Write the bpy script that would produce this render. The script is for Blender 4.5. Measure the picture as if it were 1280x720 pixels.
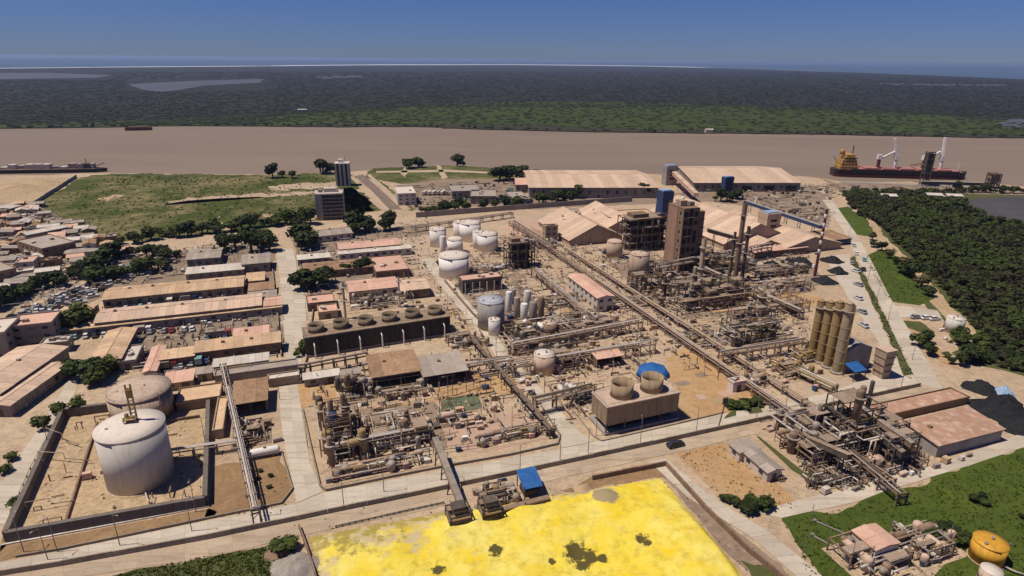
import bpy, math, random
from mathutils import Vector, Matrix, Quaternion, noise as mnoise
R=math.radians
sc=bpy.context.scene
for o in list(bpy.data.objects): bpy.data.objects.remove(o)
COL=sc.collection
# ---------------------------------------------------------------- camera
H=110.0; F=780.0; TH=math.atan(286/780.0); ROLL=R(0.5)
cd=bpy.data.cameras.new('camera'); cam=bpy.data.objects.new('camera',cd); COL.objects.link(cam)
cd.sensor_width=36; cd.lens=36*F/1280; cd.clip_start=1; cd.clip_end=200000
cam.matrix_world=Matrix.Translation((0,0,H))@Matrix.Rotation(math.pi/2-TH,4,'X')@Matrix.Rotation(ROLL,4,'Z')
sc.camera=cam
# ---------------------------------------------------------------- sky, sun, exposure
SUN_EL=R(65); SUN_AZ=R(-99)      # azimuth from +Y towards +X: the sun stands to the left
w=bpy.data.worlds.new('World'); sc.world=w; w.use_nodes=True
nt=w.node_tree; bg=nt.nodes['Background']
sky=nt.nodes.new('ShaderNodeTexSky'); sky.sky_type='NISHITA'; sky.sun_disc=False
sky.sun_elevation=SUN_EL; sky.sun_rotation=SUN_AZ; sky.altitude=0; sky.air_density=1.0; sky.dust_density=0.0; sky.ozone_density=1.0
tint=nt.nodes.new('ShaderNodeMix'); tint.data_type='RGBA'; tint.blend_type='MULTIPLY'; tint.inputs[0].default_value=1
tint.inputs[7].default_value=(0.32,0.475,1.06,1)
nt.links.new(sky.outputs[0],tint.inputs[6]); nt.links.new(tint.outputs[2],bg.inputs[0])
bg.inputs[1].default_value=0.05
sl=bpy.data.lights.new('sun','SUN'); sl.energy=4.4; sl.angle=R(0.53); sl.color=(1,0.92,0.79)
so=bpy.data.objects.new('sun',sl); COL.objects.link(so)
sdir=Vector((math.sin(SUN_AZ)*math.cos(SUN_EL),math.cos(SUN_AZ)*math.cos(SUN_EL),math.sin(SUN_EL)))
so.rotation_euler=sdir.to_track_quat('Z','Y').to_euler()
vs=sc.view_settings; vs.view_transform='Standard'; vs.look='None'; vs.exposure=0.12; vs.gamma=1
sc.render.engine='CYCLES'
# ---------------------------------------------------------------- picture <-> ground
_c,_s=math.cos(ROLL),math.sin(ROLL); _ct,_st=math.cos(TH),math.sin(TH)
def G(x,y,z=0.0):
    a=(x-640)/F; b=(360-y)/F
    a2=a*_c-b*_s; b2=a*_s+b*_c
    d=Vector((a2,_ct+b2*_st,-_st+b2*_ct)); t=(z-H)/d.z
    return Vector((d.x*t,d.y*t,z))
def P(v):
    y=v[1]; z=v[2]-H
    dep=y*_ct-z*_st; up=y*_st+z*_ct
    a2=v[0]/dep; b2=up/dep
    return (640+F*(a2*_c+b2*_s),360-F*(-a2*_s+b2*_c),dep)
def hup(base,ytop):
    lo,hi=0.0,108.0
    for _ in range(40):
        m=(lo+hi)/2
        if P((base[0],base[1],m))[1]>ytop: lo=m
        else: hi=m
    return lo
UA=R(19.5); U=Vector((math.cos(UA),math.sin(UA),0)); V=Vector((-math.sin(UA),math.cos(UA),0))
rnd=random.Random(7)
# ---------------------------------------------------------------- materials
MATS={}
def ramp2(n,l,src,a,bb):
    q=n.new('ShaderNodeMapRange'); q.inputs[3].default_value=a; q.inputs[4].default_value=bb; l.new(src,q.inputs[0]); return q.outputs[0]
def new_mat(name):
    m=bpy.data.materials.new(name); m.use_nodes=True; MATS[name]=m
    n=m.node_tree.nodes; b=n['Principled BSDF']; return m,n,m.node_tree.links,b
def mat(name,c1,c2=None,c3=None,sc1=0.15,sc2=1.3,rough=0.85,var=0.12,streak=False,metal=0.0,bump=0.0,corr=0.0,spec=0.25,lo=0.35,hi=0.65):
    """dirty surface: two noises blend three colours, each object a little lighter or darker"""
    m,n,l,b=new_mat(name)
    c2=c2 or tuple(x*0.75 for x in c1); c3=c3 or tuple(x*0.6 for x in c1)
    geo=n.new('ShaderNodeNewGeometry'); pos=geo.outputs['Position']
    if streak:
        mp=n.new('ShaderNodeMapping'); mp.inputs['Scale'].default_value=(1,1,0.12); l.new(pos,mp.inputs[0]); vec=mp.outputs[0]
    else: vec=pos
    def nz(s,det=5,v=vec):
        q=n.new('ShaderNodeTexNoise'); q.inputs['Scale'].default_value=s; q.inputs['Detail'].default_value=det; q.inputs['Roughness'].default_value=0.65
        l.new(v,q.inputs['Vector']); return q.outputs[0]
    def ramp(src,a,bb):
        q=n.new('ShaderNodeMapRange'); q.inputs[1].default_value=a; q.inputs[2].default_value=bb; l.new(src,q.inputs[0]); return q.outputs[0]
    def mix(f,a,bb):
        q=n.new('ShaderNodeMix'); q.data_type='RGBA'; l.new(f,q.inputs[0])
        for i,v in ((6,a),(7,bb)):
            if isinstance(v,tuple): q.inputs[i].default_value=(*v[:3],1)
            else: l.new(v,q.inputs[i])
        return q.outputs[2]
    x=mix(ramp(nz(sc1),lo,hi),c1,c2)
    x=mix(ramp(nz(sc2,6),0.5,0.75),x,c3)
    oi=n.new('ShaderNodeObjectInfo')
    hv=n.new('ShaderNodeHueSaturation'); l.new(x,hv.inputs['Color'])
    hv.inputs['Value'].default_value=1; l.new(ramp2(n,l,oi.outputs['Random'],1-var,1+var),hv.inputs['Value'])
    l.new(hv.outputs[0],b.inputs['Base Color'])
    b.inputs['Roughness'].default_value=rough; b.inputs['Metallic'].default_value=metal; b.inputs['Specular IOR Level'].default_value=spec
    if bump:
        bp=n.new('ShaderNodeBump'); bp.inputs['Strength'].default_value=bump; bp.inputs['Distance'].default_value=0.3
        l.new(nz(sc2*1.5,6,pos),bp.inputs['Height']); l.new(bp.outputs[0],b.inputs['Normal'])
    return m
def ground_mat(name,cols,scales=(.02,.11,.5,2.2),amt=(.9,.75,.6,.45),bump=.25):
    m,n,l,b=new_mat(name); geo=n.new('ShaderNodeNewGeometry')
    x=None
    for i,(s,am) in enumerate(zip(scales,amt)):
        q=n.new('ShaderNodeTexNoise'); q.inputs['Scale'].default_value=s; q.inputs['Detail'].default_value=6; q.inputs['Roughness'].default_value=.7; q.inputs['Distortion'].default_value=.6
        mp=n.new('ShaderNodeMapping'); mp.inputs['Location'].default_value=(13*i,7*i,3); l.new(geo.outputs['Position'],mp.inputs[0]); l.new(mp.outputs[0],q.inputs['Vector'])
        mr=n.new('ShaderNodeMapRange'); mr.inputs[1].default_value=.42; mr.inputs[2].default_value=.62; mr.inputs[4].default_value=am; l.new(q.outputs[0],mr.inputs[0])
        mx=n.new('ShaderNodeMix'); mx.data_type='RGBA'; l.new(mr.outputs[0],mx.inputs[0])
        if x is None: mx.inputs[6].default_value=(*cols[0],1)
        else: l.new(x,mx.inputs[6])
        mx.inputs[7].default_value=(*cols[i+1],1); x=mx.outputs[2]
    l.new(x,b.inputs['Base Color']); b.inputs['Roughness'].default_value=.95; b.inputs['Specular IOR Level'].default_value=.15
    bp=n.new('ShaderNodeBump'); bp.inputs['Strength'].default_value=bump; bp.inputs['Distance'].default_value=.3; l.new(q.outputs[0],bp.inputs['Height']); l.new(bp.outputs[0],b.inputs['Normal'])
# ground
ground_mat('yard',((.47,.35,.235),(.32,.215,.13),(.46,.325,.215),(.20,.138,.088),(.55,.435,.31)))
ground_mat('ochre',((.46,.27,.12),(.36,.20,.09),(.42,.29,.16),(.25,.15,.07),(.48,.33,.19)))
ground_mat('field',((.042,.062,.010),(.075,.082,.018),(.30,.225,.115),(.035,.05,.010),(.07,.075,.02)),(.012,.022,.16,.7),(.8,.85,.75,.5))
ground_mat('lush',((.050,.078,.009),(.085,.115,.013),(.032,.05,.008),(.06,.07,.015),(.09,.11,.02)),(.03,.12,.5,2.5),(.8,.7,.6,.4))
ground_mat('meadow',((.042,.060,.009),(.034,.046,.010),(.055,.066,.012),(.030,.034,.010),(.044,.054,.012)),(.004,.018,.05,.2),(.8,.7,.6,.4))
ground_mat('brownsoil',((.26,.155,.075),(.19,.11,.055),(.31,.20,.11),(.14,.085,.045),(.33,.22,.12)))
ground_mat('sandy',((.44,.31,.185),(.33,.215,.115),(.46,.34,.215),(.19,.125,.065),(.5,.38,.25)),(.03,.14,.6,2.4),(.9,.8,.7,.5))
def road_mat(name,c1,c2,c3,rot):
    m,n,l,b=new_mat(name); geo=n.new('ShaderNodeNewGeometry'); mp=n.new('ShaderNodeMapping'); mp.inputs['Rotation'].default_value=(0,0,-rot); mp.inputs['Scale'].default_value=(.07,1,1); l.new(geo.outputs['Position'],mp.inputs[0])
    def nz(v,s,d=5):
        q=n.new('ShaderNodeTexNoise'); q.inputs['Scale'].default_value=s; q.inputs['Detail'].default_value=d; q.inputs['Roughness'].default_value=.65; l.new(v,q.inputs['Vector']); return q.outputs[0]
    def mix(f,a0,a1,p,q2,mxv=1):
        mr=n.new('ShaderNodeMapRange'); mr.inputs[1].default_value=a0; mr.inputs[2].default_value=a1; mr.inputs[4].default_value=mxv; l.new(f,mr.inputs[0]); q=n.new('ShaderNodeMix'); q.data_type='RGBA'; l.new(mr.outputs[0],q.inputs[0])
        for i,v in ((6,p),(7,q2)):
            if isinstance(v,tuple): q.inputs[i].default_value=(*v,1)
            else: l.new(v,q.inputs[i])
        return q.outputs[2]
    x=mix(nz(geo.outputs['Position'],.06),.38,.62,c1,c2); x=mix(nz(mp.outputs[0],.55),.5,.66,x,c3,.75); x=mix(nz(geo.outputs['Position'],.9,6),.56,.72,x,tuple(v*.7 for v in c3),.6)
    oi=n.new('ShaderNodeObjectInfo'); hv=n.new('ShaderNodeHueSaturation'); l.new(x,hv.inputs['Color']); l.new(ramp2(n,l,oi.outputs['Random'],.9,1.1),hv.inputs['Value']); l.new(hv.outputs[0],b.inputs['Base Color']); b.inputs['Roughness'].default_value=.9; b.inputs['Specular IOR Level'].default_value=.2
road_mat('road',(.49,.425,.345),(.44,.37,.29),(.36,.295,.22),R(19.5)); road_mat('road_v',(.49,.425,.345),(.44,.37,.29),(.36,.295,.22),R(110)); road_mat('road_outer',(.43,.335,.24),(.37,.28,.195),(.29,.215,.145),R(18))
mat('path',(.44,.335,.235),(.37,.27,.185),(.29,.2,.13),.06,.6,.95,0)
mat('pinkslab',(.46,.29,.22),(.40,.27,.19),(.36,.29,.21),.12,1,.9,.05)
mat('scrub',(.06,.07,.018),(.085,.085,.028),(.038,.046,.012),.1,.7,.95,0,bump=.4)
mat('tanground',(.40,.28,.155),(.31,.22,.11),(.12,.12,.04),.03,.12,.95,0)
mat('darkyard',(.26,.19,.135),(.19,.135,.095),(.34,.25,.18),.08,.5,.95,0)
mat('asphalt',(.19,.135,.105),(.15,.11,.085),(.24,.18,.14),.1,.7,.9,.05)
mat('blackyard',(.055,.05,.055),(.08,.07,.07),(.04,.04,.045),.05,.4,.9,0)
mat('townground',(.36,.28,.2),(.28,.21,.145),(.16,.13,.08),.05,.35,.95,0)
mat('farland',(.016,.018,.011),(.024,.022,.015),(.011,.014,.009),.004,.03,.95,0,lo=.4,hi=.6)
mat('mudbank',(.034,.031,.014),(.028,.029,.012),(.05,.038,.022),.05,.3,.95,0)
mat('foam',(.75,.74,.72),(.5,.52,.55),(.30,.35,.42),.004,.02,.6,0)
mat('lagoon',(.095,.093,.095),(.075,.075,.08),(.085,.08,.075),.004,.02,.5,0)
mat('green_pool',(.10,.135,.07),(.13,.14,.08),(.20,.17,.10),.3,1.5,.4,0)
# buildings and steel
mat('wall_white',(.62,.55,.47),(.5,.43,.36),(.36,.29,.23),.3,1.2,.85,.08,streak=True)
mat('wall_grey',(.30,.26,.225),(.24,.2,.17),(.18,.15,.12),.3,1.2,.9,.12,streak=True)
mat('wall_dark',(.155,.13,.11),(.12,.10,.085),(.20,.165,.135),.3,1.2,.9,.08,streak=True)
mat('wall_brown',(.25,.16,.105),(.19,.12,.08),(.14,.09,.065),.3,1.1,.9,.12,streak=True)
mat('wall_beige',(.42,.32,.22),(.34,.25,.165),(.22,.15,.10),.35,1.3,.9,.08,streak=True)
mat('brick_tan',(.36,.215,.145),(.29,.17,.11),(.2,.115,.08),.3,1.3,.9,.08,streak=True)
mat('roof_salmon',(.56,.41,.30),(.49,.34,.24),(.36,.24,.16),.1,.7,.8,.14,lo=.3,hi=.7)
mat('roof_tan',(.55,.385,.245),(.46,.305,.18),(.33,.21,.125),.12,.8,.85,.15)
mat('roof_pink',(.60,.38,.29),(.53,.31,.22),(.42,.25,.18),.12,.9,.85,.08)
mat('roof_rust',(.26,.15,.085),(.34,.22,.13),(.16,.09,.055),.25,1.1,.9,.14)
mat('roof_white',(.58,.51,.44),(.50,.43,.36),(.38,.31,.25),.2,1.0,.75,.10)
mat('roof_grey',(.36,.30,.25),(.29,.235,.19),(.22,.175,.14),.2,1.0,.8,.14)
mat('roof_patch',(.40,.235,.16),(.33,.195,.13),(.58,.44,.34),.22,.35,.85,.06)
mat('steel_dark',(.10,.08,.066),(.075,.06,.05),(.16,.11,.075),.4,1.5,.7,.25)
mat('steel_rust',(.25,.165,.11),(.185,.12,.08),(.32,.22,.145),.4,1.5,.8,.25)
mat('steel_grey',(.34,.28,.23),(.26,.21,.17),(.19,.14,.105),.4,1.4,.65,.2)
mat('dusty_pipe',(.42,.315,.225),(.35,.255,.175),(.27,.19,.13),.4,1.4,.85,.15)
mat('deck_grate',(.29,.215,.155),(.22,.16,.115),(.34,.255,.185),.5,1.5,.85,.25)
mat('steel_pink',(.40,.28,.21),(.31,.21,.155),(.23,.15,.11),.4,1.4,.8,.2)
mat('pipe_silver',(.52,.46,.41),(.43,.37,.32),(.3,.24,.19),.4,1.6,.5,.18,metal=.0,spec=.5)
mat('vessel_grey',(.33,.28,.235),(.26,.215,.175),(.18,.135,.10),.35,1.4,.6,.15,streak=True)
mat('vessel_ochre',(.36,.25,.105),(.29,.19,.08),(.18,.115,.06),.35,1.4,.75,.12,streak=True)
mat('tank_white',(.70,.65,.60),(.67,.62,.56),(.62,.56,.50),.25,.9,.6,.04,streak=True,lo=.4,hi=.8)
mat('tank_roofwhite',(.62,.54,.46),(.58,.495,.415),(.50,.41,.33),.25,.9,.7,.03)
mat('tank_grey',(.34,.31,.29),(.28,.245,.22),(.2,.16,.135),.35,1.2,.7,.06,streak=True)
mat('tank_cream',(.56,.515,.465),(.51,.465,.415),(.42,.365,.31),.3,1.4,.65,.03,streak=True)
mat('tank_rust',(.40,.31,.235),(.32,.235,.165),(.22,.145,.10),.2,.8,.85,.06,streak=True)
mat('tank_rustroof',(.50,.385,.30),(.42,.31,.23),(.29,.19,.135),.18,.6,.85,.05)
mat('tank_blueroof',(.42,.43,.45),(.36,.37,.40),(.30,.29,.29),.3,1,.5,.05)
mat('tank_pink',(.55,.40,.30),(.48,.34,.25),(.36,.24,.17),.3,1.2,.8,.05,streak=True)
mat('tank_beige',(.44,.32,.235),(.37,.265,.19),(.26,.175,.12),.3,1.2,.85,.06,streak=True)
mat('tank_yellow',(.58,.30,.03),(.50,.25,.028),(.36,.18,.03),.3,1.2,.6,.04,streak=True)
mat('cool_wood',(.17,.125,.085),(.12,.088,.06),(.24,.175,.115),.4,1.4,.9,.12,streak=True)
mat('cool_dark',(.055,.045,.036),(.04,.033,.027),(.10,.08,.058),.4,1.4,.9,.2,streak=True)
mat('cool_deck',(.34,.235,.165),(.22,.165,.115),(.15,.115,.08),.3,1.1,.9,.1)
mat('cool_tan',(.31,.225,.145),(.25,.175,.11),(.16,.11,.07),.5,1.2,.9,.08,streak=True)
mat('stack_gold',(.30,.20,.085),(.22,.14,.06),(.37,.27,.15),.3,1.2,.6,.1,streak=True)
mat('stack_grey',(.33,.26,.17),(.27,.20,.125),(.2,.14,.09),.3,1.2,.6,.1,streak=True)
mat('yellow_paint',(.50,.34,.06),(.40,.26,.05),(.25,.16,.05),.5,1.5,.7,.12)
mat('tarp_blue',(.018,.085,.26),(.03,.13,.34),(.012,.06,.19),.4,1.5,.6,.05)
mat('tarp_pale',(.26,.36,.5),(.2,.28,.42),(.4,.45,.5),.4,1.5,.6,.05)
mat('tarp_black',(.014,.014,.016),(.02,.02,.022),(.04,.036,.036),.3,1.2,.8,.1,bump=.6,spec=.1)
mat('clad_blue',(.025,.05,.13),(.02,.04,.10),(.06,.075,.12),.3,1.2,.7,.1,streak=True)
mat('glass',(.03,.035,.04),(.02,.025,.03),(.05,.05,.055),.4,1.5,.15,.2,spec=.5)
mat('dark_open',(.035,.028,.024),(.025,.02,.018),(.05,.04,.03),.4,1.5,.9,.2)
mat('rubber',(.02,.02,.02)); mat('bark',(.10,.07,.045))
mat('pole_grey',(.24,.21,.18),None,None,.5,2,.7,.15)
mat('fence',(.30,.245,.185),(.24,.19,.14),(.17,.13,.095),.3,1,.9,.15)
mat('hull_black',(.03,.026,.028),(.045,.03,.03),(.06,.035,.03),.1,.6,.6,.05)
mat('hull_red',(.14,.035,.03),(.11,.03,.028),(.07,.03,.028),.1,.6,.6,.05)
mat('deck_pink',(.45,.20,.165),(.38,.17,.14),(.28,.13,.11),.1,.6,.8,.1)
mat('crane_white',(.75,.72,.68),(.66,.62,.58),(.5,.45,.4),.3,1,.5,.05)
mat('crane_ochre',(.45,.25,.07),(.36,.19,.06),(.26,.13,.05),.2,.8,.7,.1)
mat('sulfur_dirt',(.13,.11,.035),(.09,.08,.03),(.2,.17,.05),.3,1.2,.9,0)
for k,c in (('car_white',(.7,.68,.66)),('car_black',(.025,.027,.03)),('car_grey',(.28,.28,.29)),('car_red',(.3,.04,.03)),('car_blue',(.05,.1,.25)),('car_teal',(.22,.36,.36)),('car_yellow',(.6,.42,.05)),('car_silver',(.5,.5,.5))):
    mat(k,c,tuple(v*.93 for v in c),tuple(v*.85 for v in c),.5,2,.3,.06,spec=.5)
def leaf(name,c1,c2):
    m,n,l,b=new_mat(name)
    geo=n.new('ShaderNodeNewGeometry'); q=n.new('ShaderNodeTexNoise'); q.inputs['Scale'].default_value=.55; q.inputs['Detail'].default_value=4
    l.new(geo.outputs['Position'],q.inputs['Vector'])
    oi=n.new('ShaderNodeObjectInfo'); ad=n.new('ShaderNodeMath'); ad.operation='ADD'; l.new(q.outputs[0],ad.inputs[0])
    l.new(ramp2(n,l,oi.outputs['Random'],-.25,.25),ad.inputs[1])
    mx=n.new('ShaderNodeMix'); mx.data_type='RGBA'; mx.inputs[6].default_value=(*c1,1); mx.inputs[7].default_value=(*c2,1)
    mr=n.new('ShaderNodeMapRange'); mr.inputs[1].default_value=.3; mr.inputs[2].default_value=.75; l.new(ad.outputs[0],mr.inputs[0]); l.new(mr.outputs[0],mx.inputs[0])
    l.new(mx.outputs[2],b.inputs['Base Color']); b.inputs['Roughness'].default_value=.75; b.inputs['Specular IOR Level'].default_value=.15
leaf('leaf_dark',(.017,.025,.007),(.047,.058,.014)); leaf('leaf_mid',(.035,.052,.010),(.08,.095,.02)); leaf('leaf_dry',(.06,.06,.02),(.12,.10,.04))
leaf('leaf_lawn',(.045,.066,.010),(.085,.11,.016))
leaf('leaf_farscrub',(.024,.034,.009),(.042,.052,.014))
leaf('leaf_far',(.014,.017,.009),(.024,.025,.014))
leaf('leaf_olive',(.022,.020,.009),(.055,.045,.02))
# muddy river and the sea
def water(name,c1,c2,rough,sc1,bump):
    m,n,l,b=new_mat(name); geo=n.new('ShaderNodeNewGeometry')
    mp=n.new('ShaderNodeMapping'); mp.inputs['Scale'].default_value=(.16,1,1); b.inputs['Specular IOR Level'].default_value=.3; l.new(geo.outputs['Position'],mp.inputs[0])
    q=n.new('ShaderNodeTexNoise'); q.inputs['Distortion'].default_value=.8; q.inputs['Scale'].default_value=sc1; q.inputs['Detail'].default_value=5; l.new(mp.outputs[0],q.inputs['Vector'])
    mx=n.new('ShaderNodeMix'); mx.data_type='RGBA'; mx.inputs[6].default_value=(*c1,1); mx.inputs[7].default_value=(*c2,1); l.new(q.outputs[0],mx.inputs[0]); l.new(mx.outputs[2],b.inputs['Base Color'])
    b.inputs['Roughness'].default_value=rough; b.inputs['IOR'].default_value=1.33
    q2=n.new('ShaderNodeTexNoise'); q2.inputs['Scale'].default_value=.25; q2.inputs['Detail'].default_value=4; l.new(mp.outputs[0],q2.inputs['Vector'])
    bp=n.new('ShaderNodeBump'); bp.inputs['Strength'].default_value=bump; bp.inputs['Distance'].default_value=.5; l.new(q2.outputs[0],bp.inputs['Height']); l.new(bp.outputs[0],b.inputs['Normal'])
water('river',(.255,.19,.135),(.175,.13,.092),.55,.012,.35)
water('sea',(.075,.115,.155),(.06,.10,.14),.4,.002,.3)
def sulfur_mat():
    m,n,l,b=new_mat('sulfur')
    geo=n.new('ShaderNodeNewGeometry'); at=n.new('ShaderNodeAttribute'); at.attribute_name='stain'
    def nz(s,d):
        q=n.new('ShaderNodeTexNoise'); q.inputs['Scale'].default_value=s; q.inputs['Detail'].default_value=d; q.inputs['Roughness'].default_value=.7; l.new(geo.outputs['Position'],q.inputs['Vector']); return q.outputs[0]
    def mr(s,a,bb,c=0,d=1):
        q=n.new('ShaderNodeMapRange'); q.inputs[1].default_value=a; q.inputs[2].default_value=bb; q.inputs[3].default_value=c; q.inputs[4].default_value=d; l.new(s,q.inputs[0]); return q.outputs[0]
    def mix(f,a,bb):
        q=n.new('ShaderNodeMix'); q.data_type='RGBA'; l.new(f,q.inputs[0])
        for i,v in ((6,a),(7,bb)):
            if isinstance(v,tuple): q.inputs[i].default_value=(*v,1)
            else: l.new(v,q.inputs[i])
        return q.outputs[2]
    x=mix(mr(nz(.10,5),.38,.62),(.68,.49,.022),(.72,.57,.07))
    x=mix(mr(nz(.055,4),.46,.62,0,.8),x,(.72,.62,.17))
    x=mix(mr(nz(.33,7),.48,.70,0,.85),x,(.44,.33,.04))
    mp=n.new('ShaderNodeMapping'); mp.inputs['Rotation'].default_value=(0,0,.9); mp.inputs['Scale'].default_value=(.25,1.6,1); l.new(geo.outputs['Position'],mp.inputs[0])
    tr=n.new('ShaderNodeTexNoise'); tr.inputs['Scale'].default_value=.5; tr.inputs['Detail'].default_value=4; tr.inputs['Distortion'].default_value=2.5; l.new(mp.outputs[0],tr.inputs['Vector'])
    x=mix(mr(tr.outputs[0],.5,.68,0,.32),x,(.74,.58,.14))
    sep=n.new('ShaderNodeSeparateColor'); l.new(at.outputs['Color'],sep.inputs[0])
    def stained(ch,col,prev,a=.42,bb=.58,ns=.3,am=.6):
        ad=n.new('ShaderNodeMath'); ad.operation='ADD'; l.new(sep.outputs[ch],ad.inputs[0]); l.new(mr(nz(ns,7),.33,.67,-am/2,am/2),ad.inputs[1])
        return mix(mr(ad.outputs[0],a,bb),prev,col)
    x=stained(1,(.50,.40,.22),x,.52,.9,.16,1.1); x=stained(1,(.34,.26,.06),x,.72,1.05,.4,1.1); x=stained(0,(.095,.075,.022),x,.4,.62,.55,.75); x=stained(2,(.30,.235,.13),x)
    l.new(x,b.inputs['Base Color']); b.inputs['Roughness'].default_value=.9; b.inputs['Specular IOR Level'].default_value=.15
    bp=n.new('ShaderNodeBump'); bp.inputs['Strength'].default_value=.35; bp.inputs['Distance'].default_value=.3; l.new(nz(1.2,6),bp.inputs['Height']); l.new(bp.outputs[0],b.inputs['Normal'])
sulfur_mat()
# ---------------------------------------------------------------- mesh and object helpers
def mesh(name,v,f,m,smooth=None):
    me=bpy.data.meshes.new(name); me.from_pydata([tuple(p) for p in v],[],f); me.materials.append(MATS[m])
    if smooth is True: me.shade_smooth()
    elif smooth: me.polygons.foreach_set('use_smooth',smooth)
    me.update(); return me
def node(name,me,parent=None,loc=(0,0,0),rz=0.0,scale=(1,1,1),quat=None):
    o=bpy.data.objects.new(name,me); COL.objects.link(o); o.parent=parent; o.location=loc; o.scale=scale
    if quat is not None: o.rotation_mode='QUATERNION'; o.rotation_quaternion=quat
    else: o.rotation_euler=(0,0,rz)
    return o
def tag(o,label=None,cat=None,group=None,kind=None):
    if label: o['label']=label
    if cat: o['category']=cat
    if group: o['group']=group
    if kind: o['kind']=kind
    return o
def thing(name,label,cat,loc,rz=0.0,group=None):
    return tag(node(name,None,None,loc,rz),label,cat,group)
_cache={}
def U_box(m):
    k=('b',m)
    if k not in _cache:
        v=[(x,y,z) for z in (0,1) for y in (-.5,.5) for x in (-.5,.5)]
        _cache[k]=mesh('box_'+m,v,[(0,2,3,1),(4,5,7,6),(0,1,5,4),(2,6,7,3),(0,4,6,2),(1,3,7,5)],m)
    return _cache[k]
def lathe(prof,n):
    """prof: list of (r,z); returns verts, faces, smooth flags"""
    v=[];f=[];s=[]
    for r,z in prof:
        for i in range(n): a=2*math.pi*i/n; v.append((r*math.cos(a),r*math.sin(a),z))
    for k in range(len(prof)-1):
        for i in range(n):
            j=(i+1)%n; f.append((k*n+i,k*n+j,(k+1)*n+j,(k+1)*n+i)); s.append(True)
    f.append(tuple(range(n-1,-1,-1))); s.append(False)
    f.append(tuple((len(prof)-1)*n+i for i in range(n))); s.append(False)
    return v,f,s
def U_cyl(m,n=12):
    k=('c',m,n)
    if k not in _cache: _cache[k]=mesh('cylinder_'+m,*lathe([(.5,0),(.5,1)],n)[:2],m,lathe([(.5,0),(.5,1)],n)[2])
    return _cache[k]
def U_prof(key,prof,m,n=16):
    k=(key,m,n)
    if k not in _cache:
        v,f,s=lathe(prof,n); _cache[k]=mesh(key+'_'+m,v,f,m,s)
    return _cache[k]
DOME=[(.5,0),(.47,.06),(.38,.13),(.24,.18),(.1,.2),(.01,.2)]
def VESSEL(hh): # vertical vessel of diameter 1, height hh, domed
    return [(.42,0),(.42,.25),(.5,.3),(.5,hh-.3),(.46,hh-.18),(.32,hh-.06),(.08,hh)]
def pbox(par,name,m,x,y,z,sx,sy,sz,rz=0.0): return node(name,U_box(m),par,(x,y,z),rz,(sx,sy,sz))
def pcyl(par,name,m,x,y,z,d,h,n=12): return node(name,U_cyl(m,n),par,(x,y,z),0,(d,d,h))
def pbar(par,name,m,p,q,wd,rnd_=False,hgt=None,n=6):
    p=Vector(p);q=Vector(q);d=q-p; L=d.length
    if L<1e-6: return None
    qt=d.to_track_quat('Z','Y')
    return node(name,U_cyl(m,n) if rnd_ else U_box(m),par,p,0,(wd,hgt or wd,L),qt)
class MB:
    def __init__(s): s.v=[]; s.f=[]
    def box(s,x,y,z,sx,sy,sz,rz=0.0):
        b=len(s.v); c,sn=math.cos(rz),math.sin(rz)
        for dz in (0,1):
            for dy in (-.5,.5):
                for dx in (-.5,.5):
                    px,py=dx*sx,dy*sy; s.v.append((x+px*c-py*sn,y+px*sn+py*c,z+dz*sz))
        s.f+=[tuple(b+i for i in q) for q in ((0,2,3,1),(4,5,7,6),(0,1,5,4),(2,6,7,3),(0,4,6,2),(1,3,7,5))]; return s
    def bar(s,p,q,wd,n=4):
        p=Vector(p);q=Vector(q); qt=(q-p).to_track_quat('Z','Y'); b=len(s.v)
        for e in (p,q):
            for i in range(n):
                a=2*math.pi*(i+.5)/n; s.v.append(tuple(e+qt@Vector((wd*.707*math.cos(a),wd*.707*math.sin(a),0))))
        for i in range(n): s.f.append((b+i,b+(i+1)%n,b+n+(i+1)%n,b+n+i))
        s.f.append(tuple(b+i for i in range(n-1,-1,-1))); s.f.append(tuple(b+n+i for i in range(n))); return s
    def add(s,v,f):
        b=len(s.v); s.v+=list(v); s.f+=[tuple(b+i for i in q) for q in f]; return s
    def build(s,name,m,par=None,loc=(0,0,0),rz=0.0): return node(name,mesh(name,s.v,s.f,m),par,loc,rz)
def tube(pts,r,n=6):
    pts=[Vector(p) for p in pts]; v=[];f=[]
    for i,p in enumerate(pts):
        d=(pts[min(i+1,len(pts)-1)]-pts[max(i-1,0)]).normalized(); up=Vector((0,0,1)) if abs(d.z)<.9 else Vector((1,0,0))
        a=d.cross(up).normalized(); b=a.cross(d)
        for k in range(n): t=2*math.pi*k/n; v.append(tuple(p+a*r*math.cos(t)+b*r*math.sin(t)))
    for i in range(len(pts)-1):
        for k in range(n): f.append((i*n+k,i*n+(k+1)%n,(i+1)*n+(k+1)%n,(i+1)*n+k))
    f.append(tuple(range(n-1,-1,-1))); f.append(tuple((len(pts)-1)*n+k for k in range(n)))
    return v,f
def ptube(par,name,m,pts,r,n=6):
    v,f=tube(pts,r,n); return node(name,mesh(name,v,f,m,True),par)
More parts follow.
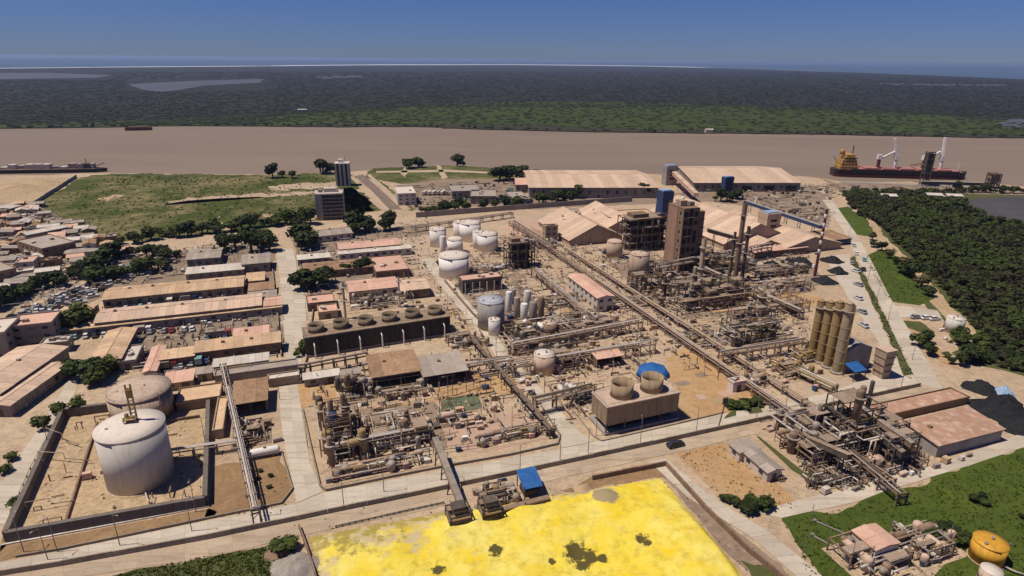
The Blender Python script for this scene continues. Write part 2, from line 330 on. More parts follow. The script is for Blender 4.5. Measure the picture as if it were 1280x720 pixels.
# irregular flat sheets of ground
def sheet(name,px,z,m,jit=0.6,step=3.0,kind='structure',world=False):
    pts=[Vector(p) if world else G(*p) for p in px]; out=[]
    for i,a in enumerate(pts):
        b=pts[(i+1)%len(pts)]; L=(b-a).length; n=max(1,min(40,int(L/step)))
        for k in range(n):
            p=a.lerp(b,k/n)
            if k and jit: 
                q=mnoise.noise_vector(p*.13)*jit*2; p=p+Vector((q.x,q.y,0))
            out.append((p.x,p.y,z))
    me=mesh(name,out,[tuple(range(len(out)))],m)
    if me.polygons[0].normal.z<0: me.flip_normals()
    o=node(name,me); return tag(o,kind=kind)
def at_u(poly,u):
    for i in range(len(poly)-1):
        a,b=poly[i],poly[i+1]; ua,ub=a.dot(U),b.dot(U)
        if ua<=u<=ub or i==len(poly)-2: return a.lerp(b,(u-ua)/(ub-ua))
def slab(par,name,m,c,th=.1,z=.02,gap=.06):
    """one paving slab from four world corners"""
    ctr=sum(c,Vector((0,0,0)))/4
    q=[p+(ctr-p).normalized()*gap for p in c]
    v=[(p.x,p.y,z-th) for p in q]+[(p.x,p.y,z) for p in q]
    f=[(3,2,1,0),(4,5,6,7)]+[(i,(i+1)%4,(i+1)%4+4,i+4) for i in range(4)]
    nrm=(q[1]-q[0]).cross(q[3]-q[0]).z
    if nrm<0: f=[tuple(reversed(t)) for t in f]
    return node(name,mesh(name,v,f,m),par)
ROADS=[]
def road_slabs(name,left,right,step,lanes=2,m='road',z=.10,param=None):
    """left/right: pixel polylines with equal count; slabs are children of the road bed"""
    Lw=[G(*p) for p in left]; Rw=[G(*p) for p in right]
    ROADS.append([(p.x,p.y) for p in Lw]+[(p.x,p.y) for p in reversed(Rw)])
    bed=[(p.x,p.y,0) for p in Lw]+[(p.x,p.y,0) for p in reversed(Rw)]
    rb=sheet(name,[Vector(p) for p in bed],z-.03,'path',.25,4,world=True)
    for i in range(len(Lw)-1):
        n=max(1,round(((Lw[i+1]-Lw[i]).length+(Rw[i+1]-Rw[i]).length)/2/step))
        for k in range(n):
            a0=Lw[i].lerp(Lw[i+1],k/n);a1=Lw[i].lerp(Lw[i+1],(k+1)/n);b0=Rw[i].lerp(Rw[i+1],k/n);b1=Rw[i].lerp(Rw[i+1],(k+1)/n)
            for j in range(lanes):
                s,e=j/lanes,(j+1)/lanes
                slab(rb,'paving_slab',m,[a0.lerp(b0,s),a1.lerp(b1,s),a1.lerp(b1,e),a0.lerp(b0,e)],.12,z+rnd.uniform(-.012,.012))
    return rb
# ---------------------------------------------------------------- buildings
def rect(p0,p1,p2,z,snap=True):
    A=G(*p0,z);B=G(*p1,z);C=G(*p2,z); d=B-A; ang=math.atan2(d.y,d.x)
    if snap: ang=UA
    u=Vector((math.cos(ang),math.sin(ang),0)); v=Vector((-u.y,u.x,0))
    L=max(1.0,d.dot(u)); D=(C-A).dot(v)
    if D<0: A=A+v*D; D=-D
    return Vector((A.x,A.y,0)),ang,L,max(D,1.0)
def roof_panels(t,L,D,h,rise,roof,m,over,pw,thick=.18):
    """roof sheets side by side; each one its own panel"""
    n=max(1,round((L+2*over)/pw)); w=(L+2*over)/n
    along=roof!='gable_v'
    if not along: n=max(1,round((D+2*over)/pw)); w=(D+2*over)/n
    if roof=='shed': dv=[(-over,-over,h),(L+over,-over,h),(L+over,D+over,h+rise),(-over,D+over,h+rise)]; df=[(0,1,2,3)]
    elif roof=='gable': dv=[(-over,-over,h),(L+over,-over,h),(L+over,D/2,h+rise),(-over,D/2,h+rise),(L+over,D+over,h),(-over,D+over,h)]; df=[(0,1,2,3),(3,2,4,5)]
    else: dv=[(-over,-over,h),(L/2,-over,h+rise),(L/2,D+over,h+rise),(-over,D+over,h),(L+over,-over,h),(L+over,D+over,h)]; df=[(0,1,2,3),(1,4,5,2)]
    t=node('roof',mesh('roof',[(x,y,z-.07) for x,y,z in dv],df,'steel_rust'),t)
    def quad(pts,i):
        k=Vector((0,0,thick)); j=rnd.uniform(-.03,.03)
        v=[tuple(Vector(p)+Vector((0,0,j))) for p in pts]; v+=[tuple(Vector(p)+k) for p in v]
        f=[(3,2,1,0),(4,5,6,7)]+[(a,(a+1)%4,(a+1)%4+4,a+4) for a in range(4)]
        node('roof_panel',mesh('roof_panel',v,f,m),t)
    for i in range(n):
        a=-over+i*w+.03; b=-over+(i+1)*w-.03
        if roof=='shed':   # high at the back
            quad([(a,-over,h),(b,-over,h),(b,D+over,h+rise),(a,D+over,h+rise)],i)
        elif roof=='gable':
            quad([(a,-over,h),(b,-over,h),(b,D/2,h+rise),(a,D/2,h+rise)],i)
            quad([(a,D/2,h+rise),(b,D/2,h+rise),(b,D+over,h),(a,D+over,h)],i)
        elif roof=='gable_v':
            quad([(-over,a,h),(L/2,a,h+rise),(L/2,b,h+rise),(-over,b,h)],i)
            quad([(L/2,a,h+rise),(L+over,a,h),(L+over,b,h),(L/2,b,h+rise)],i)
    return t
def walls_mesh(L,D,h,rise,roof,m):
    v=[(0,0,0),(L,0,0),(L,D,0),(0,D,0),(0,0,h),(L,0,h),(L,D,h),(0,D,h)]
    if roof=='gable': v+=[(0,D/2,h+rise-.02),(L,D/2,h+rise-.02)]; f=[(0,1,5,4),(1,2,6,9,5),(2,3,7,6),(3,0,4,8,7)]
    elif roof=='gable_v': v+=[(L/2,0,h+rise-.02),(L/2,D,h+rise-.02)]; f=[(0,1,5,8,4),(1,2,6,5),(2,3,7,9,6),(3,0,4,7)]
    elif roof=='shed': v[6]=(L,D,h+rise-.02); v[7]=(0,D,h+rise-.02); f=[(0,1,5,4),(1,2,6,5),(2,3,7,6),(3,0,4,7)]
    else: f=[(0,1,5,4),(1,2,6,5),(2,3,7,6),(3,0,4,7),(4,5,6,7)]
    return mesh('wall',v,f,m)
def bld(label,p0,p1,p2,h,roof='gable',rm='roof_salmon',wm='wall_beige',rise=None,over=.5,name='building',cat='building',group=None,
        snap=True,pw=3.2,win=True,floors=1,openfront=False,loc=None,door=True,sill=None,winmat='glass',extras=True):
    if loc: A,ang,L,D=loc; A=Vector(A)
    else: A,ang,L,D=rect(p0,p1,p2,h,snap)
    t=thing(name,label,cat,A,ang,group)
    if rise is None: rise=(D if roof!='gable_v' else L)*(.13 if roof=='shed' else .16)
    if openfront:   # shed on posts, open to the front
        n=max(2,round(L/6)+1)
        for i in range(n):
            x=.3+(L-.6)*i/(n-1)
            pbox(t,'post','steel_dark',x,.3,0,.35,.35,h); 
        v=walls_mesh(L,D,h,rise,roof,wm); 
        b=MB(); b.box(L/2,D-.15,0,L,.3,h); b.box(.15,D/2,0,.3,D-.62,h); b.box(L-.15,D/2,0,.3,D-.62,h); b.build('wall',wm,t)
        for i in range(max(1,int(L/7))): pbox(t,'stored_load',rnd.choice(['steel_grey','steel_rust','wall_grey']),4+i*7,D*.5,0,rnd.uniform(2,4),D*.4,h*rnd.uniform(.25,.5))
    else: node('wall',walls_mesh(L,D,h,rise,roof,wm),t)
    if roof=='flat':
        pw_=.35; ph=.5
        rf=MB().box(L/2,D/2,h,L+.3,D+.3,.2).build('roof',rm,t)
        for (x,y,sx,sy) in ((L/2,0,L+.34,pw_),(L/2,D,L+.34,pw_),(0,D/2,pw_,D-.36),(L,D/2,pw_,D-.36)): pbox(rf,'parapet',wm,x,y,h+.2,sx,sy,ph)
        if extras:
            for i in range(rnd.randint(1,3)): pbox(rf,'roof_unit',rnd.choice(['steel_grey','wall_white','roof_grey']),rnd.uniform(.2,.8)*L,rnd.uniform(.3,.7)*D,h+.2,min(2,L*.2),min(1.6,D*.2),1.1)
    else:
        rf=roof_panels(t,L,D,h,rise,roof,rm,over,pw)
        if roof=='gable': pbar(rf,'ridge_cap',rm,(-over,D/2,h+rise+.2),(L+over,D/2,h+rise+.2),.5,hgt=.14)
        if roof=='gable_v': pbar(rf,'ridge_cap',rm,(L/2,-over,h+rise+.2),(L/2,D+over,h+rise+.2),.5,hgt=.14)
    if win and not openfront:
        fh=h/floors
        for fl in range(floors):
            zz=fl*fh+fh*.38; wh=fh*.36
            for (n_,side) in ((int(L/4.2),'f'),(int(D/4.6),'l'),(int(D/4.6),'r')):
                n_=min(n_,14)
                for i in range(n_):
                    if side=='f': 
                        x=(i+.5)*L/n_
                        if fl==0 and door and i==n_//2: continue
                        ww=min(1.8,L/n_*.55); wn=pbox(t,'window',winmat,x,-.02,zz,ww,.12,wh)
                        if A.length<300: node('sill',U_box('wall_white'),wn,(0,-.3,-.08),0,(1.12,2.2,.1))
                    else: pbox(t,'window',winmat,-.02 if side=='l' else L+.02,(i+.5)*D/n_,zz,.12,min(1.6,D/n_*.5),wh)
        if door: 
            n_=min(max(int(L/4.2),1),14); x=(n_//2+.5)*L/n_
            pbox(t,'door','steel_dark',x,-.03,.02,min(2.4,L*.3),.14,min(2.6,h*.75))
    if roof!='flat' and D>5 and L>12 and A.length<420:
        for k in range(max(1,int(L/14))): q=pbox(rf,'roof_vent',rnd.choice(['steel_rust','steel_grey','roof_white']),(k+rnd.uniform(.3,.7))*14 if (k+.7)*14<L else L*.5,D*(.5 if roof=='gable' else .62),h+(rise if roof=='gable' else rise*.55 if roof=='shed' else rise*.8),1.1,1.1,.9)
    return t
def tower_block(label,p0,p1,p2,h,floors,wm,rm='roof_grey',win='glass',snap=True,**k):
    return bld(label,p0,p1,p2,h,'flat',rm,wm,floors=floors,snap=snap,winmat=win,**k)
# ---------------------------------------------------------------- tanks
def tank(label,cx,yb,wpx,ytop,shell='tank_white',roofm='tank_roofwhite',kind='cone',stair=True,group=None,n=32,rail=True,h=None,name='storage_tank',D=None,legs=False,cat='tank'):
    f=G(cx,yb); dep=P(f)[2]; D=D or wpx*dep/F
    for _ in range(4):
        c=f+Vector((f.x,f.y,0)).normalized()*D/2; hh=h or hup(c,ytop); D=wpx*P((c.x,c.y,hh))[2]/F*math.cos(math.atan((cx-640)/F))
    h=hh
    t=thing(name,label,cat,(c.x,c.y,0),0,group)
    bz=0
    pr=U_prof('plinth',[(.53,0),(.53,.3),(.5,.3)],'wall_beige',n); node('plinth',pr,t,(0,0,0),0,(D,D,1))
    node('shell',U_cyl(shell,n),t,(0,0,.25),0,(D,D,h-.25))
    if kind=='cone': pr=[(.512,0),(.512,.02),(.25,.045),(.02,.06)]; node('roof',U_prof('cone_roof',pr,roofm,n),t,(0,0,h),0,(D,D,D))
    elif kind=='dome': node('roof',U_prof('dome_roof',[(a*1.01,b) for a,b in DOME],roofm,n),t,(0,0,h),0,(D,D,D*.75))
    elif kind=='flat': node('roof',U_prof('flat_roof',[(.507,0),(.507,.02),(.05,.025)],roofm,n),t,(0,0,h),0,(D,D,D))
    if D>5:
        node('roof_vent',U_cyl('steel_grey',8),t,(D*.08,D*.05,h+D*.03),0,(.6,.6,.9))
        node('manhole',U_cyl('steel_grey',8),t,(-D*.28,-D*.15,h+D*.02),0,(.8,.8,.6))
    if stair: pbar(t,'ladder','steel_grey',(D*.46,-D*.21,.3),(D*.46,-D*.21,h+1),.45,hgt=.15)
    if stair=='spiral':
        b=MB(); ns=int(h/.45); a0=rnd.uniform(-2.4,-1.0)
        for i in range(ns):
            a=a0+i*.9/(D*.5); b.box((D/2+.4)*math.cos(a),(D/2+.4)*math.sin(a),i*h/ns,.7,.8,.18,a)
        for i in range(ns-1):
            a=a0+i*.9/(D*.5); a2=a0+(i+1)*.9/(D*.5); b.bar(((D/2+.8)*math.cos(a),(D/2+.8)*math.sin(a),i*h/ns+1.1),((D/2+.8)*math.cos(a2),(D/2+.8)*math.sin(a2),(i+1)*h/ns+1.1),.1)
        tag(b.build('spiral_stair','steel_grey',t))
    if rail and D>8:
        b=MB(); k=24
        for i in range(k):
            a=2*math.pi*i/k;a2=2*math.pi*(i+1)/k; r=D/2-.15
            b.bar((r*math.cos(a),r*math.sin(a),h),(r*math.cos(a),r*math.sin(a),h+1.1),.07); b.bar((r*math.cos(a),r*math.sin(a),h+1.1),(r*math.cos(a2),r*math.sin(a2),h+1.1),.07)
        b.build('guard_rail','steel_grey',t)
    # outlet pipe at the foot
    ptube(t,'outlet_pipe','pipe_silver',[(D*.3,-D*.42,.8),(D*.45,-D*.62,.8),(D*.45+2,-D*.62-1.2,.8)],.22)
    return t,c,D,h
# ---------------------------------------------------------------- steelwork
def frame(t,x0,y0,sx,sy,h,lv,r,ms='steel_rust',deck='deck_grate',rail=True,skip=.25,wd=.32):
    nx=max(2,round(sx/5)+1); ny=max(2,round(sy/5)+1)
    for i in range(nx):
        for j in range(ny):
            pbox(t,'post',ms,x0+sx*i/(nx-1),y0+sy*j/(ny-1),0,wd,wd,h*(1 if r.random()>.15 else .7))
    for l in range(1,lv+1):
        z=h*l/lv-.3
        for j in range(ny): 
            if r.random()>skip*.5: pbar(t,'beam',ms,(x0,y0+sy*j/(ny-1),z),(x0+sx,y0+sy*j/(ny-1),z),wd*.9)
        for i in range(nx):
            if r.random()>skip*.5: pbar(t,'beam',ms,(x0+sx*i/(nx-1),y0,z-.1),(x0+sx*i/(nx-1),y0+sy,z-.1),wd*.9)
        for i in range(nx-1):
            if r.random()>skip+.15:
                wx=sx/(nx-1); dy=sy*r.uniform(.25,.6); pbox(t,'deck_plate',deck,x0+wx*(i+.5),y0+r.uniform(dy/2,sy-dy/2),z+.2,wx*.96,dy,.12)
        if rail:
            b=MB(); zz=z+.32
            for k in range(nx*2): 
                xx=x0+sx*k/(nx*2-1); b.bar((xx,y0,zz),(xx,y0,zz+1.05),.08)
            b.bar((x0,y0,zz+1.05),(x0+sx,y0,zz+1.05),.1); b.bar((x0,y0,zz+.55),(x0+sx,y0,zz+.55),.08); b.build('handrail',r.choice(['yellow_paint','steel_grey',ms]),t)
    if r.random()>.4: pbar(t,'brace',ms,(x0,y0-.05,0),(x0+sx/(nx-1),y0-.05,h/lv),.22)
    if r.random()>.3: # stair flight
        pbar(t,'stair',deck,(x0+sx+.6,y0,0),(x0+sx+.6,y0+min(sy,5),h/lv),.9,hgt=.25)
def rpipe(t,r,L,D,h,m=None,rad=None):
    x=r.uniform(0,L);y=r.uniform(0,D);z=r.uniform(.8,h*.75); pts=[(x,y,r.choice([0,z]))]
    if pts[0][2]==0: pts.append((x,y,z))
    for k in range(r.randint(2,4)):
        ax=r.choice('xyz'); 
        if ax=='x': x=r.uniform(0,L)
        elif ax=='y': y=r.uniform(0,D)
        else: z=r.uniform(.6,h*.8)
        if (Vector(pts[-1])-Vector((x,y,z))).length>.6: pts.append((x,y,z))
    if len(pts)<2: return
    ptube(t,'pipe',m or r.choice(['pipe_silver','steel_grey','steel_rust','steel_pink','pipe_silver']),pts,rad or r.choice([.12,.16,.22,.3]))
def vvessel(t,r,x,y,z,d,h,m):
    hh=max(1.2,round(h/d,1)); node('vessel',U_prof('vessel%.1f'%hh,VESSEL(hh),m,14),t,(x,y,z),0,(d,d,d))
    if h>6: node('platform_ring',U_cyl('steel_grey',14),t,(x,y,z+h*.72),0,(d+1.5,d+1.5,.18)); pbar(t,'ladder','steel_grey',(x+d*.5+.15,y-.3,z),(x+d*.5+.15,y-.3,z+h*.74),.35,hgt=.1)
def hdrum(t,r,x,y,z,d,L,m,ax='x'):
    v=(1,0,0) if ax=='x' else (0,1,0); qt=Vector(v).to_track_quat('Z','Y'); hh=max(1.5,round(L/d,1))
    prof=[(.05,0),(.3,.05),(.46,.16),(.5,.28),(.5,hh-.28),(.46,hh-.16),(.3,hh-.05),(.05,hh)]
    node('drum',U_prof('drum%.1f'%hh,prof,m,14),t,(x,y,z+d*.5+.5),0,(d,d,d),qt)
    for k in (.25,.75):
        if ax=='x': pbox(t,'saddle','wall_grey',x+L*k,y,z,.5,d*.8,d*.4+.4)
        else: pbox(t,'saddle','wall_grey',x,y+L*k,z,d*.8,.5,d*.4+.4)
def unit(label,p0,p1,depth,h,seed,lv=3,frames=2,vess=6,pipes=14,drums=2,small=8,ms=('steel_rust','steel_dark'),vm=('vessel_grey','steel_rust','vessel_grey','tank_beige'),group=None,cols=0,pad='yard',name='process_unit',cat='process unit'):
    r=random.Random(seed); A=G(*p0); B=G(*p1); L=max(4,(B-A).dot(U)); t=thing(name,label,cat,A,UA,group); D=depth
    if pad: pbox(t,'pad',pad,L/2,D/2,0,L+1.5,D+1.5,.16)
    for k in range(frames):
        sx=L*r.uniform(.35,.6); sy=D*r.uniform(.35,.65); x0=r.uniform(0,L-sx); y0=r.uniform(0,D-sy); hh=h*r.uniform(.65,1)*(1 if k==0 else .8)
        if k==0: hh=h
        frame(t,x0,y0,sx,sy,hh,max(1,lv-(k>1)),r,r.choice(ms))
        for q in range(2): vvessel(t,r,x0+r.uniform(.1,.9)*sx,y0+r.uniform(.1,.9)*sy,hh*(1-1/lv) if lv>1 and r.random()>.5 else 0.2,r.uniform(1.2,2.4),r.uniform(.5,1)*hh*.6+1.5,r.choice(vm))
    for k in range(vess): vvessel(t,r,r.uniform(.03,.97)*L,r.uniform(.05,.95)*D,.16,r.uniform(1,2.6),r.uniform(.25,.7)*h+1.5,r.choice(vm))
    for k in range(cols): vvessel(t,r,r.uniform(.1,.9)*L,r.uniform(.2,.9)*D,.16,r.uniform(1.2,1.9),h*r.uniform(1.1,1.5),r.choice(vm))
    for k in range(drums): 
        l=r.uniform(3,6); hdrum(t,r,r.uniform(0,max(.1,L-l)),r.uniform(.1,.9)*D,r.choice([.16,.16,h*.35]),r.uniform(1.2,2.2),l,r.choice(vm),r.choice('xxy') if D>8 else 'x')
    for k in range(int(pipes*1.7)): rpipe(t,r,L,D,h if k%2 else max(2.2,h*.5))
    for k in range(small): pbox(t,'machine_block',r.choice(['steel_grey','steel_dark','wall_white','steel_rust','clad_blue','wall_grey','steel_pink']),r.uniform(0,1)*L,r.uniform(0,1)*D,.16,r.uniform(.7,2.2),r.uniform(.7,2),r.uniform(.6,2.2))
    return t
def rack(label,p0,p1,width,h,npipes,bay=7.0,seed=1,ms='steel_rust',pms=('pipe_silver','steel_grey','steel_rust','steel_pink','steel_dark'),levels=2,name='pipe_rack',group=None,cat='pipe rack',rmax=.3):
    r=random.Random(seed); A=G(*p0);B=G(*p1); d=B-A; L=d.length; ang=math.atan2(d.y,d.x); t=thing(name,label,cat,A,ang,group)
    b=MB(); b.box(0,-width/2,0,.4,.4,h); b.box(0,width/2,0,.4,.4,h)
    for l in range(levels): b.box(0,0,h*(1-l*.3)-.35,.35,width+.8,.35)
    b.bar((0,-width/2,h*.35),(0,width/2,h*.65),.16)
    me=mesh('portal_frame',b.v,b.f,ms); n=max(2,round(L/bay)+1)
    for i in range(n): node('portal_frame',me,t,(L*i/(n-1),0,0))
    for s in (-1,1): pbar(t,'stringer',ms,(0,s*width/2,h-.5),(L,s*width/2,h-.5),.3)
    for k in range(npipes):
        l=k%levels; rad=r.uniform(.10,rmax); y=-width/2+.4+(width-.8)*((k//levels)+.5)/max(1,math.ceil(npipes/levels))+r.uniform(-.1,.1); z=h*(1-l*.3)+rad
        x0=0 if r.random()>.25 else r.uniform(0,.3)*L; x1=L if r.random()>.25 else r.uniform(.7,1)*L
        node('pipe',U_cyl(r.choice(pms),8),t,(x0,y,z),0,(rad*2,rad*2,x1-x0),Vector((1,0,0)).to_track_quat('Z','Y'))
    return t
def pole(label,p,h,group,arm=True,m='pole_grey',lean=0,name='light_pole',cat='light pole',wpx=None):
    g=G(*p); t=thing(name,label,cat,g,rnd.uniform(0,6.28),group)
    node('mast',U_prof('mast',[(.5,0),(.3,1)],m,6),t,(0,0,0),0,(.24,.24,h))
    if arm:
        pbar(t,'arm',m,(0,0,h-.1),(1.4,0,h+.3),.09); pbox(t,'lamp_head','steel_grey',1.6,0,h+.22,.6,.25,.14)
    return t
# ---------------------------------------------------------------- trees
def crown_data(seed,r,hs,n,leafsz,lobes=7):
    q=random.Random(seed); L=[]
    for i in range(lobes):
        a=q.uniform(0,6.28); rr=r*q.uniform(.1,.62); L.append((Vector((rr*math.cos(a),rr*math.sin(a),hs*q.uniform(-.35,.45))),r*q.uniform(.38,.62)))
    L.append((Vector((0,0,0)),r*.6)); v=[];f=[]
    for i in range(n):
        c,cr=q.choice(L); d=Vector((q.gauss(0,1),q.gauss(0,1),q.gauss(0,1)+.25)).normalized()
        p=c+Vector((d.x*cr,d.y*cr,d.z*cr*hs/r))*q.uniform(.72,1.06)
        nn=(d+Vector((q.uniform(-.7,.7),q.uniform(-.7,.7),q.uniform(-.4,.9)))).normalized(); qt=nn.to_track_quat('Z','Y'); s=leafsz*q.uniform(.6,1.35); a=q.uniform(0,6.28)
        b=len(v)
        for k in range(4):
            t=a+k*1.5708+q.uniform(-.3,.3); v.append(tuple(p+qt@Vector((s*math.cos(t),s*math.sin(t)*.8,q.uniform(-.15,.15)*s))))
        f.append((b,b+1,b+2,b+3))
    # dark inner masses so the crown is not see-through everywhere
    for c,cr in L:
        b=len(v); k=6
        for j,(zz,rr) in enumerate(((-.7,.45),(0,.72),(.68,.4))):
            for i in range(k): t=6.283*i/k+j; v.append((c.x+cr*rr*math.cos(t)*q.uniform(.8,1.1),c.y+cr*rr*math.sin(t)*q.uniform(.8,1.1),c.z+zz*cr*hs/r))
        for j in range(2):
            for i in range(k): f.append((b+j*k+i,b+j*k+(i+1)%k,b+(j+1)*k+(i+1)%k,b+(j+1)*k+i))
        f.append(tuple(b+2*k+i for i in range(k)))
    return v,f
TREE=[]
def make_trees():
    for lm in ('leaf_dark','leaf_mid','leaf_dry','leaf_olive'):
        for s in range(4):
            v,f=crown_data(s*11+len(lm),3.2,2.4,330,.52); cr=mesh('crown',v,f,lm)
            b=MB(); b.bar((0,0,0),(.1,.05,2.4),.42,6); 
            for k in range(5):
                a=k*1.26+s; b.bar((.1,.05,1.9+.15*k),(1.5*math.cos(a),1.5*math.sin(a),3.6+.2*k),.2,5)
            TREE.append((cr,mesh('trunk',b.v,b.f,'bark'),lm))
make_trees()
def tree(x,y,s,label,group,lm='leaf_dark',z=0,sq=1.0,name='tree'):
    c=[t for t in TREE if t[2]==lm]; cr,tr,_=rnd.choice(c); t=thing(name,label,'bush' if name=='bush' else 'tree',(x,y,z),rnd.uniform(0,6.28),group)
    node('trunk',tr,t,(0,0,0),0,(s,s,s*sq)); k=rnd.uniform(.9,1.12); node('crown',cr,t,(0,0,3.3*s*sq),rnd.uniform(0,6.28),(s*k,s/k,s*sq*rnd.uniform(.85,1.1))); return t
def tree_row(pts,n,size,label,group,lm=('leaf_dark',),spread=1.5,sq=.9):
    w=[G(*p) for p in pts]; seg=[(w[i+1]-w[i]).length for i in range(len(w)-1)]; T=sum(seg)
    for k in range(n):
        d=T*(k+rnd.uniform(.2,.8))/n; i=0
        while i<len(seg)-1 and d>seg[i]: d-=seg[i]; i+=1
        p=w[i].lerp(w[i+1],d/seg[i]); lb=label
        if n>=12: lb=label+(', left third of them',', middle third of them',', right third of them')[min(2,3*k//n)]
        tree(p.x+rnd.gauss(0,spread),p.y+rnd.gauss(0,spread),size*rnd.uniform(.5,1.35)/6.4*2,lb,group if lb==label else group+lb[len(label):],rnd.choice(lm),0,sq*rnd.uniform(.75,1.25),'bush' if ('bush' in label or 'hedge' in label) else 'tree')
def in_poly(x,y,poly):
    c=False; j=len(poly)-1
    for i in range(len(poly)):
        xi,yi=poly[i][0],poly[i][1]; xj,yj=poly[j][0],poly[j][1]
        if (yi>y)!=(yj>y) and x<(xj-xi)*(y-yi)/(yj-yi)+xi: c=not c
        j=i
    return c
def scatter(poly,n,mind,r,tries=60):
    w=[G(*p) for p in poly]; x0,x1=min(p.x for p in w),max(p.x for p in w); y0,y1=min(p.y for p in w),max(p.y for p in w); out=[]
    for _ in range(n*tries):
        if len(out)>=n: break
        x,y=r.uniform(x0,x1),r.uniform(y0,y1)
        if in_poly(x,y,w) and all((x-a)**2+(y-b)**2>mind*mind for a,b in out): out.append((x,y))
    return out
def tuft_stuff(name,label,poly,n,size,m,seed,cat='weeds'):
    """low weeds: crossed leaf blades in clumps, one mass nobody could count"""
    r=random.Random(seed); v=[];f=[]
    for x,y in scatter(poly,n,.1,r,8):
        s=size*r.uniform(.4,1.4)
        for k in range(5):
            a=r.uniform(0,6.28); b=len(v); dx,dy=math.cos(a)*s*.5,math.sin(a)*s*.5; ox,oy=r.gauss(0,s*.5),r.gauss(0,s*.5); tx,ty=r.gauss(0,s*.3),r.gauss(0,s*.3)
            v+=[(x+ox-dx,y+oy-dy,0),(x+ox+dx,y+oy+dy,0),(x+ox+dx*.6+tx,y+oy+dy*.6+ty,s*r.uniform(.5,1)),(x+ox-dx*.6+tx,y+oy-dy*.6+ty,s*r.uniform(.5,1))]; f.append((b,b+1,b+2,b+3))
    return tag(node(name,mesh(name,v,f,m)),label,cat,kind='stuff')
# ---------------------------------------------------------------- vehicles
_car={}
def car_meshes(pm):
    if pm in _car: return _car[pm]
    def loft(secs,m,nm):
        v=[];f=[]
        for x,wd,z0,z1 in secs: v+=[(x,-wd,z0),(x,wd,z0),(x,wd*.94,z1),(x,-wd*.94,z1)]
        for i in range(len(secs)-1):
            for k in range(4): f.append((i*4+k,(i+1)*4+k,(i+1)*4+(k+1)%4,i*4+(k+1)%4))
        f.append((0,1,2,3)); f.append(tuple((len(secs)-1)*4+k for k in (3,2,1,0))); 
        me=mesh(nm,v,f,m); return me
    body=loft([(-2.3,.78,.45,.8),(-2.1,.88,.3,1.0),(-.9,.9,.28,1.02),(.9,.9,.28,1.0),(1.9,.87,.3,.9),(2.3,.75,.4,.72)],pm,'body')
    cab=loft([(-1.9,.76,1.0,1.08),(-1.4,.74,1.0,1.5),(.1,.72,1.0,1.55),(.55,.74,1.0,1.35),(1.1,.78,.98,1.04)],'glass','cabin')
    rf=mesh('roof',[(-1.45,-.66,1.5),(.15,-.66,1.55),(.15,.66,1.55),(-1.45,.66,1.5),(-1.4,-.6,1.58),(.1,-.6,1.61),(.1,.6,1.61),(-1.4,.6,1.58)],[(4,5,6,7),(0,1,5,4),(1,2,6,5),(2,3,7,6),(3,0,4,7)],pm)
    _car[pm]=(body,cab,rf); return _car[pm]
def car(x,y,rz,pm,label,group=None,full=False,z=.1,name='parked_car',cat='car',s=1.0):
    b,c,rf=car_meshes(pm); t=thing(name,label,cat,(x,y,z),rz,group); t.scale=(s,s,s)
    node('body',b,t); node('cabin',c,t); node('roof',rf,t)
    if full:
        for sx in (-1.4,1.4):
            for sy in (-.82,.82): 
                w_=node('wheel',U_cyl('rubber',14),t,(sx,sy-.12,.34),0,(.68,.68,.24),Vector((0,1,0)).to_track_quat('Z','Y')); node('rim',U_cyl('car_silver',10),w_,(0,0,-.02),0,(.55,.55,1.04))
        for sy in (-.6,.6): pbox(t,'headlight','crane_white',2.28,sy,.58,.08,.34,.14); pbox(t,'tail_light','car_red',-2.3,sy,.62,.06,.3,.16)
    return t
def truck(x,y,rz,cab,box,label,group=None,L=9):
    t=thing('truck',label,'truck',(x,y,.1),rz,group)
    pbox(t,'chassis','steel_dark',0,0,.6,L,1.1,.35); pbox(t,'cab',cab,L/2-1,0,.9,2,2.3,2.0); pbox(t,'windscreen','glass',L/2+.02,0,1.9,.06,2.0,.8)
    pbox(t,'cargo_box',box,-1.1,0,1.0,L-2.6,2.4,2.3)
    for sx in (-L/2+1,-L/2+2.3,L/2-1.2):
        for sy in (-1,1): node('wheel',U_cyl('rubber',12),t,(sx,sy-.15,.5),0,(1,1,.3),Vector((0,1,0)).to_track_quat('Z','Y'))
    return t

def on_road(x,y): return any(in_poly(x,y,q) for q in ROADS)
def debris(label,poly,n,m,seed,name='yard_debris',big=1.0):
    """countless small fittings, sleepers, kerbs and pipe ends too small to pick apart"""
    r=random.Random(seed); b=MB(); k=0
    for x,y in scatter(poly,n,.05,r,3):
        if on_road(x,y): continue
        q=r.random(); a=UA+r.choice([0,1.5708])+r.uniform(-.06,.06)
        if q<.25: b.box(x,y,0,r.uniform(.3,1.6)*big,r.uniform(.3,1.1)*big,r.uniform(.25,1.3)*big,a)
        elif q<.8:
            L=r.uniform(1.5,7)*big; dx,dy=math.cos(a)*L/2,math.sin(a)*L/2; z=r.choice([.25,.4,.6,1.2,1.8,2.4]); b.bar((x-dx,y-dy,z),(x+dx,y+dy,z),r.uniform(.14,.34),6)
            if z>1: b.box(x-dx,y-dy,0,.2,.2,z); b.box(x+dx,y+dy,0,.2,.2,z)
        elif q<.92: b.box(x,y,0,r.uniform(.12,.3),r.uniform(.12,.3),r.uniform(1.2,4.5),a)
        else: b.box(x,y,0,r.uniform(2,6)*big,.25,r.uniform(.4,1.0),a)
    return tag(b.build(name,m),label,'debris',kind='stuff')
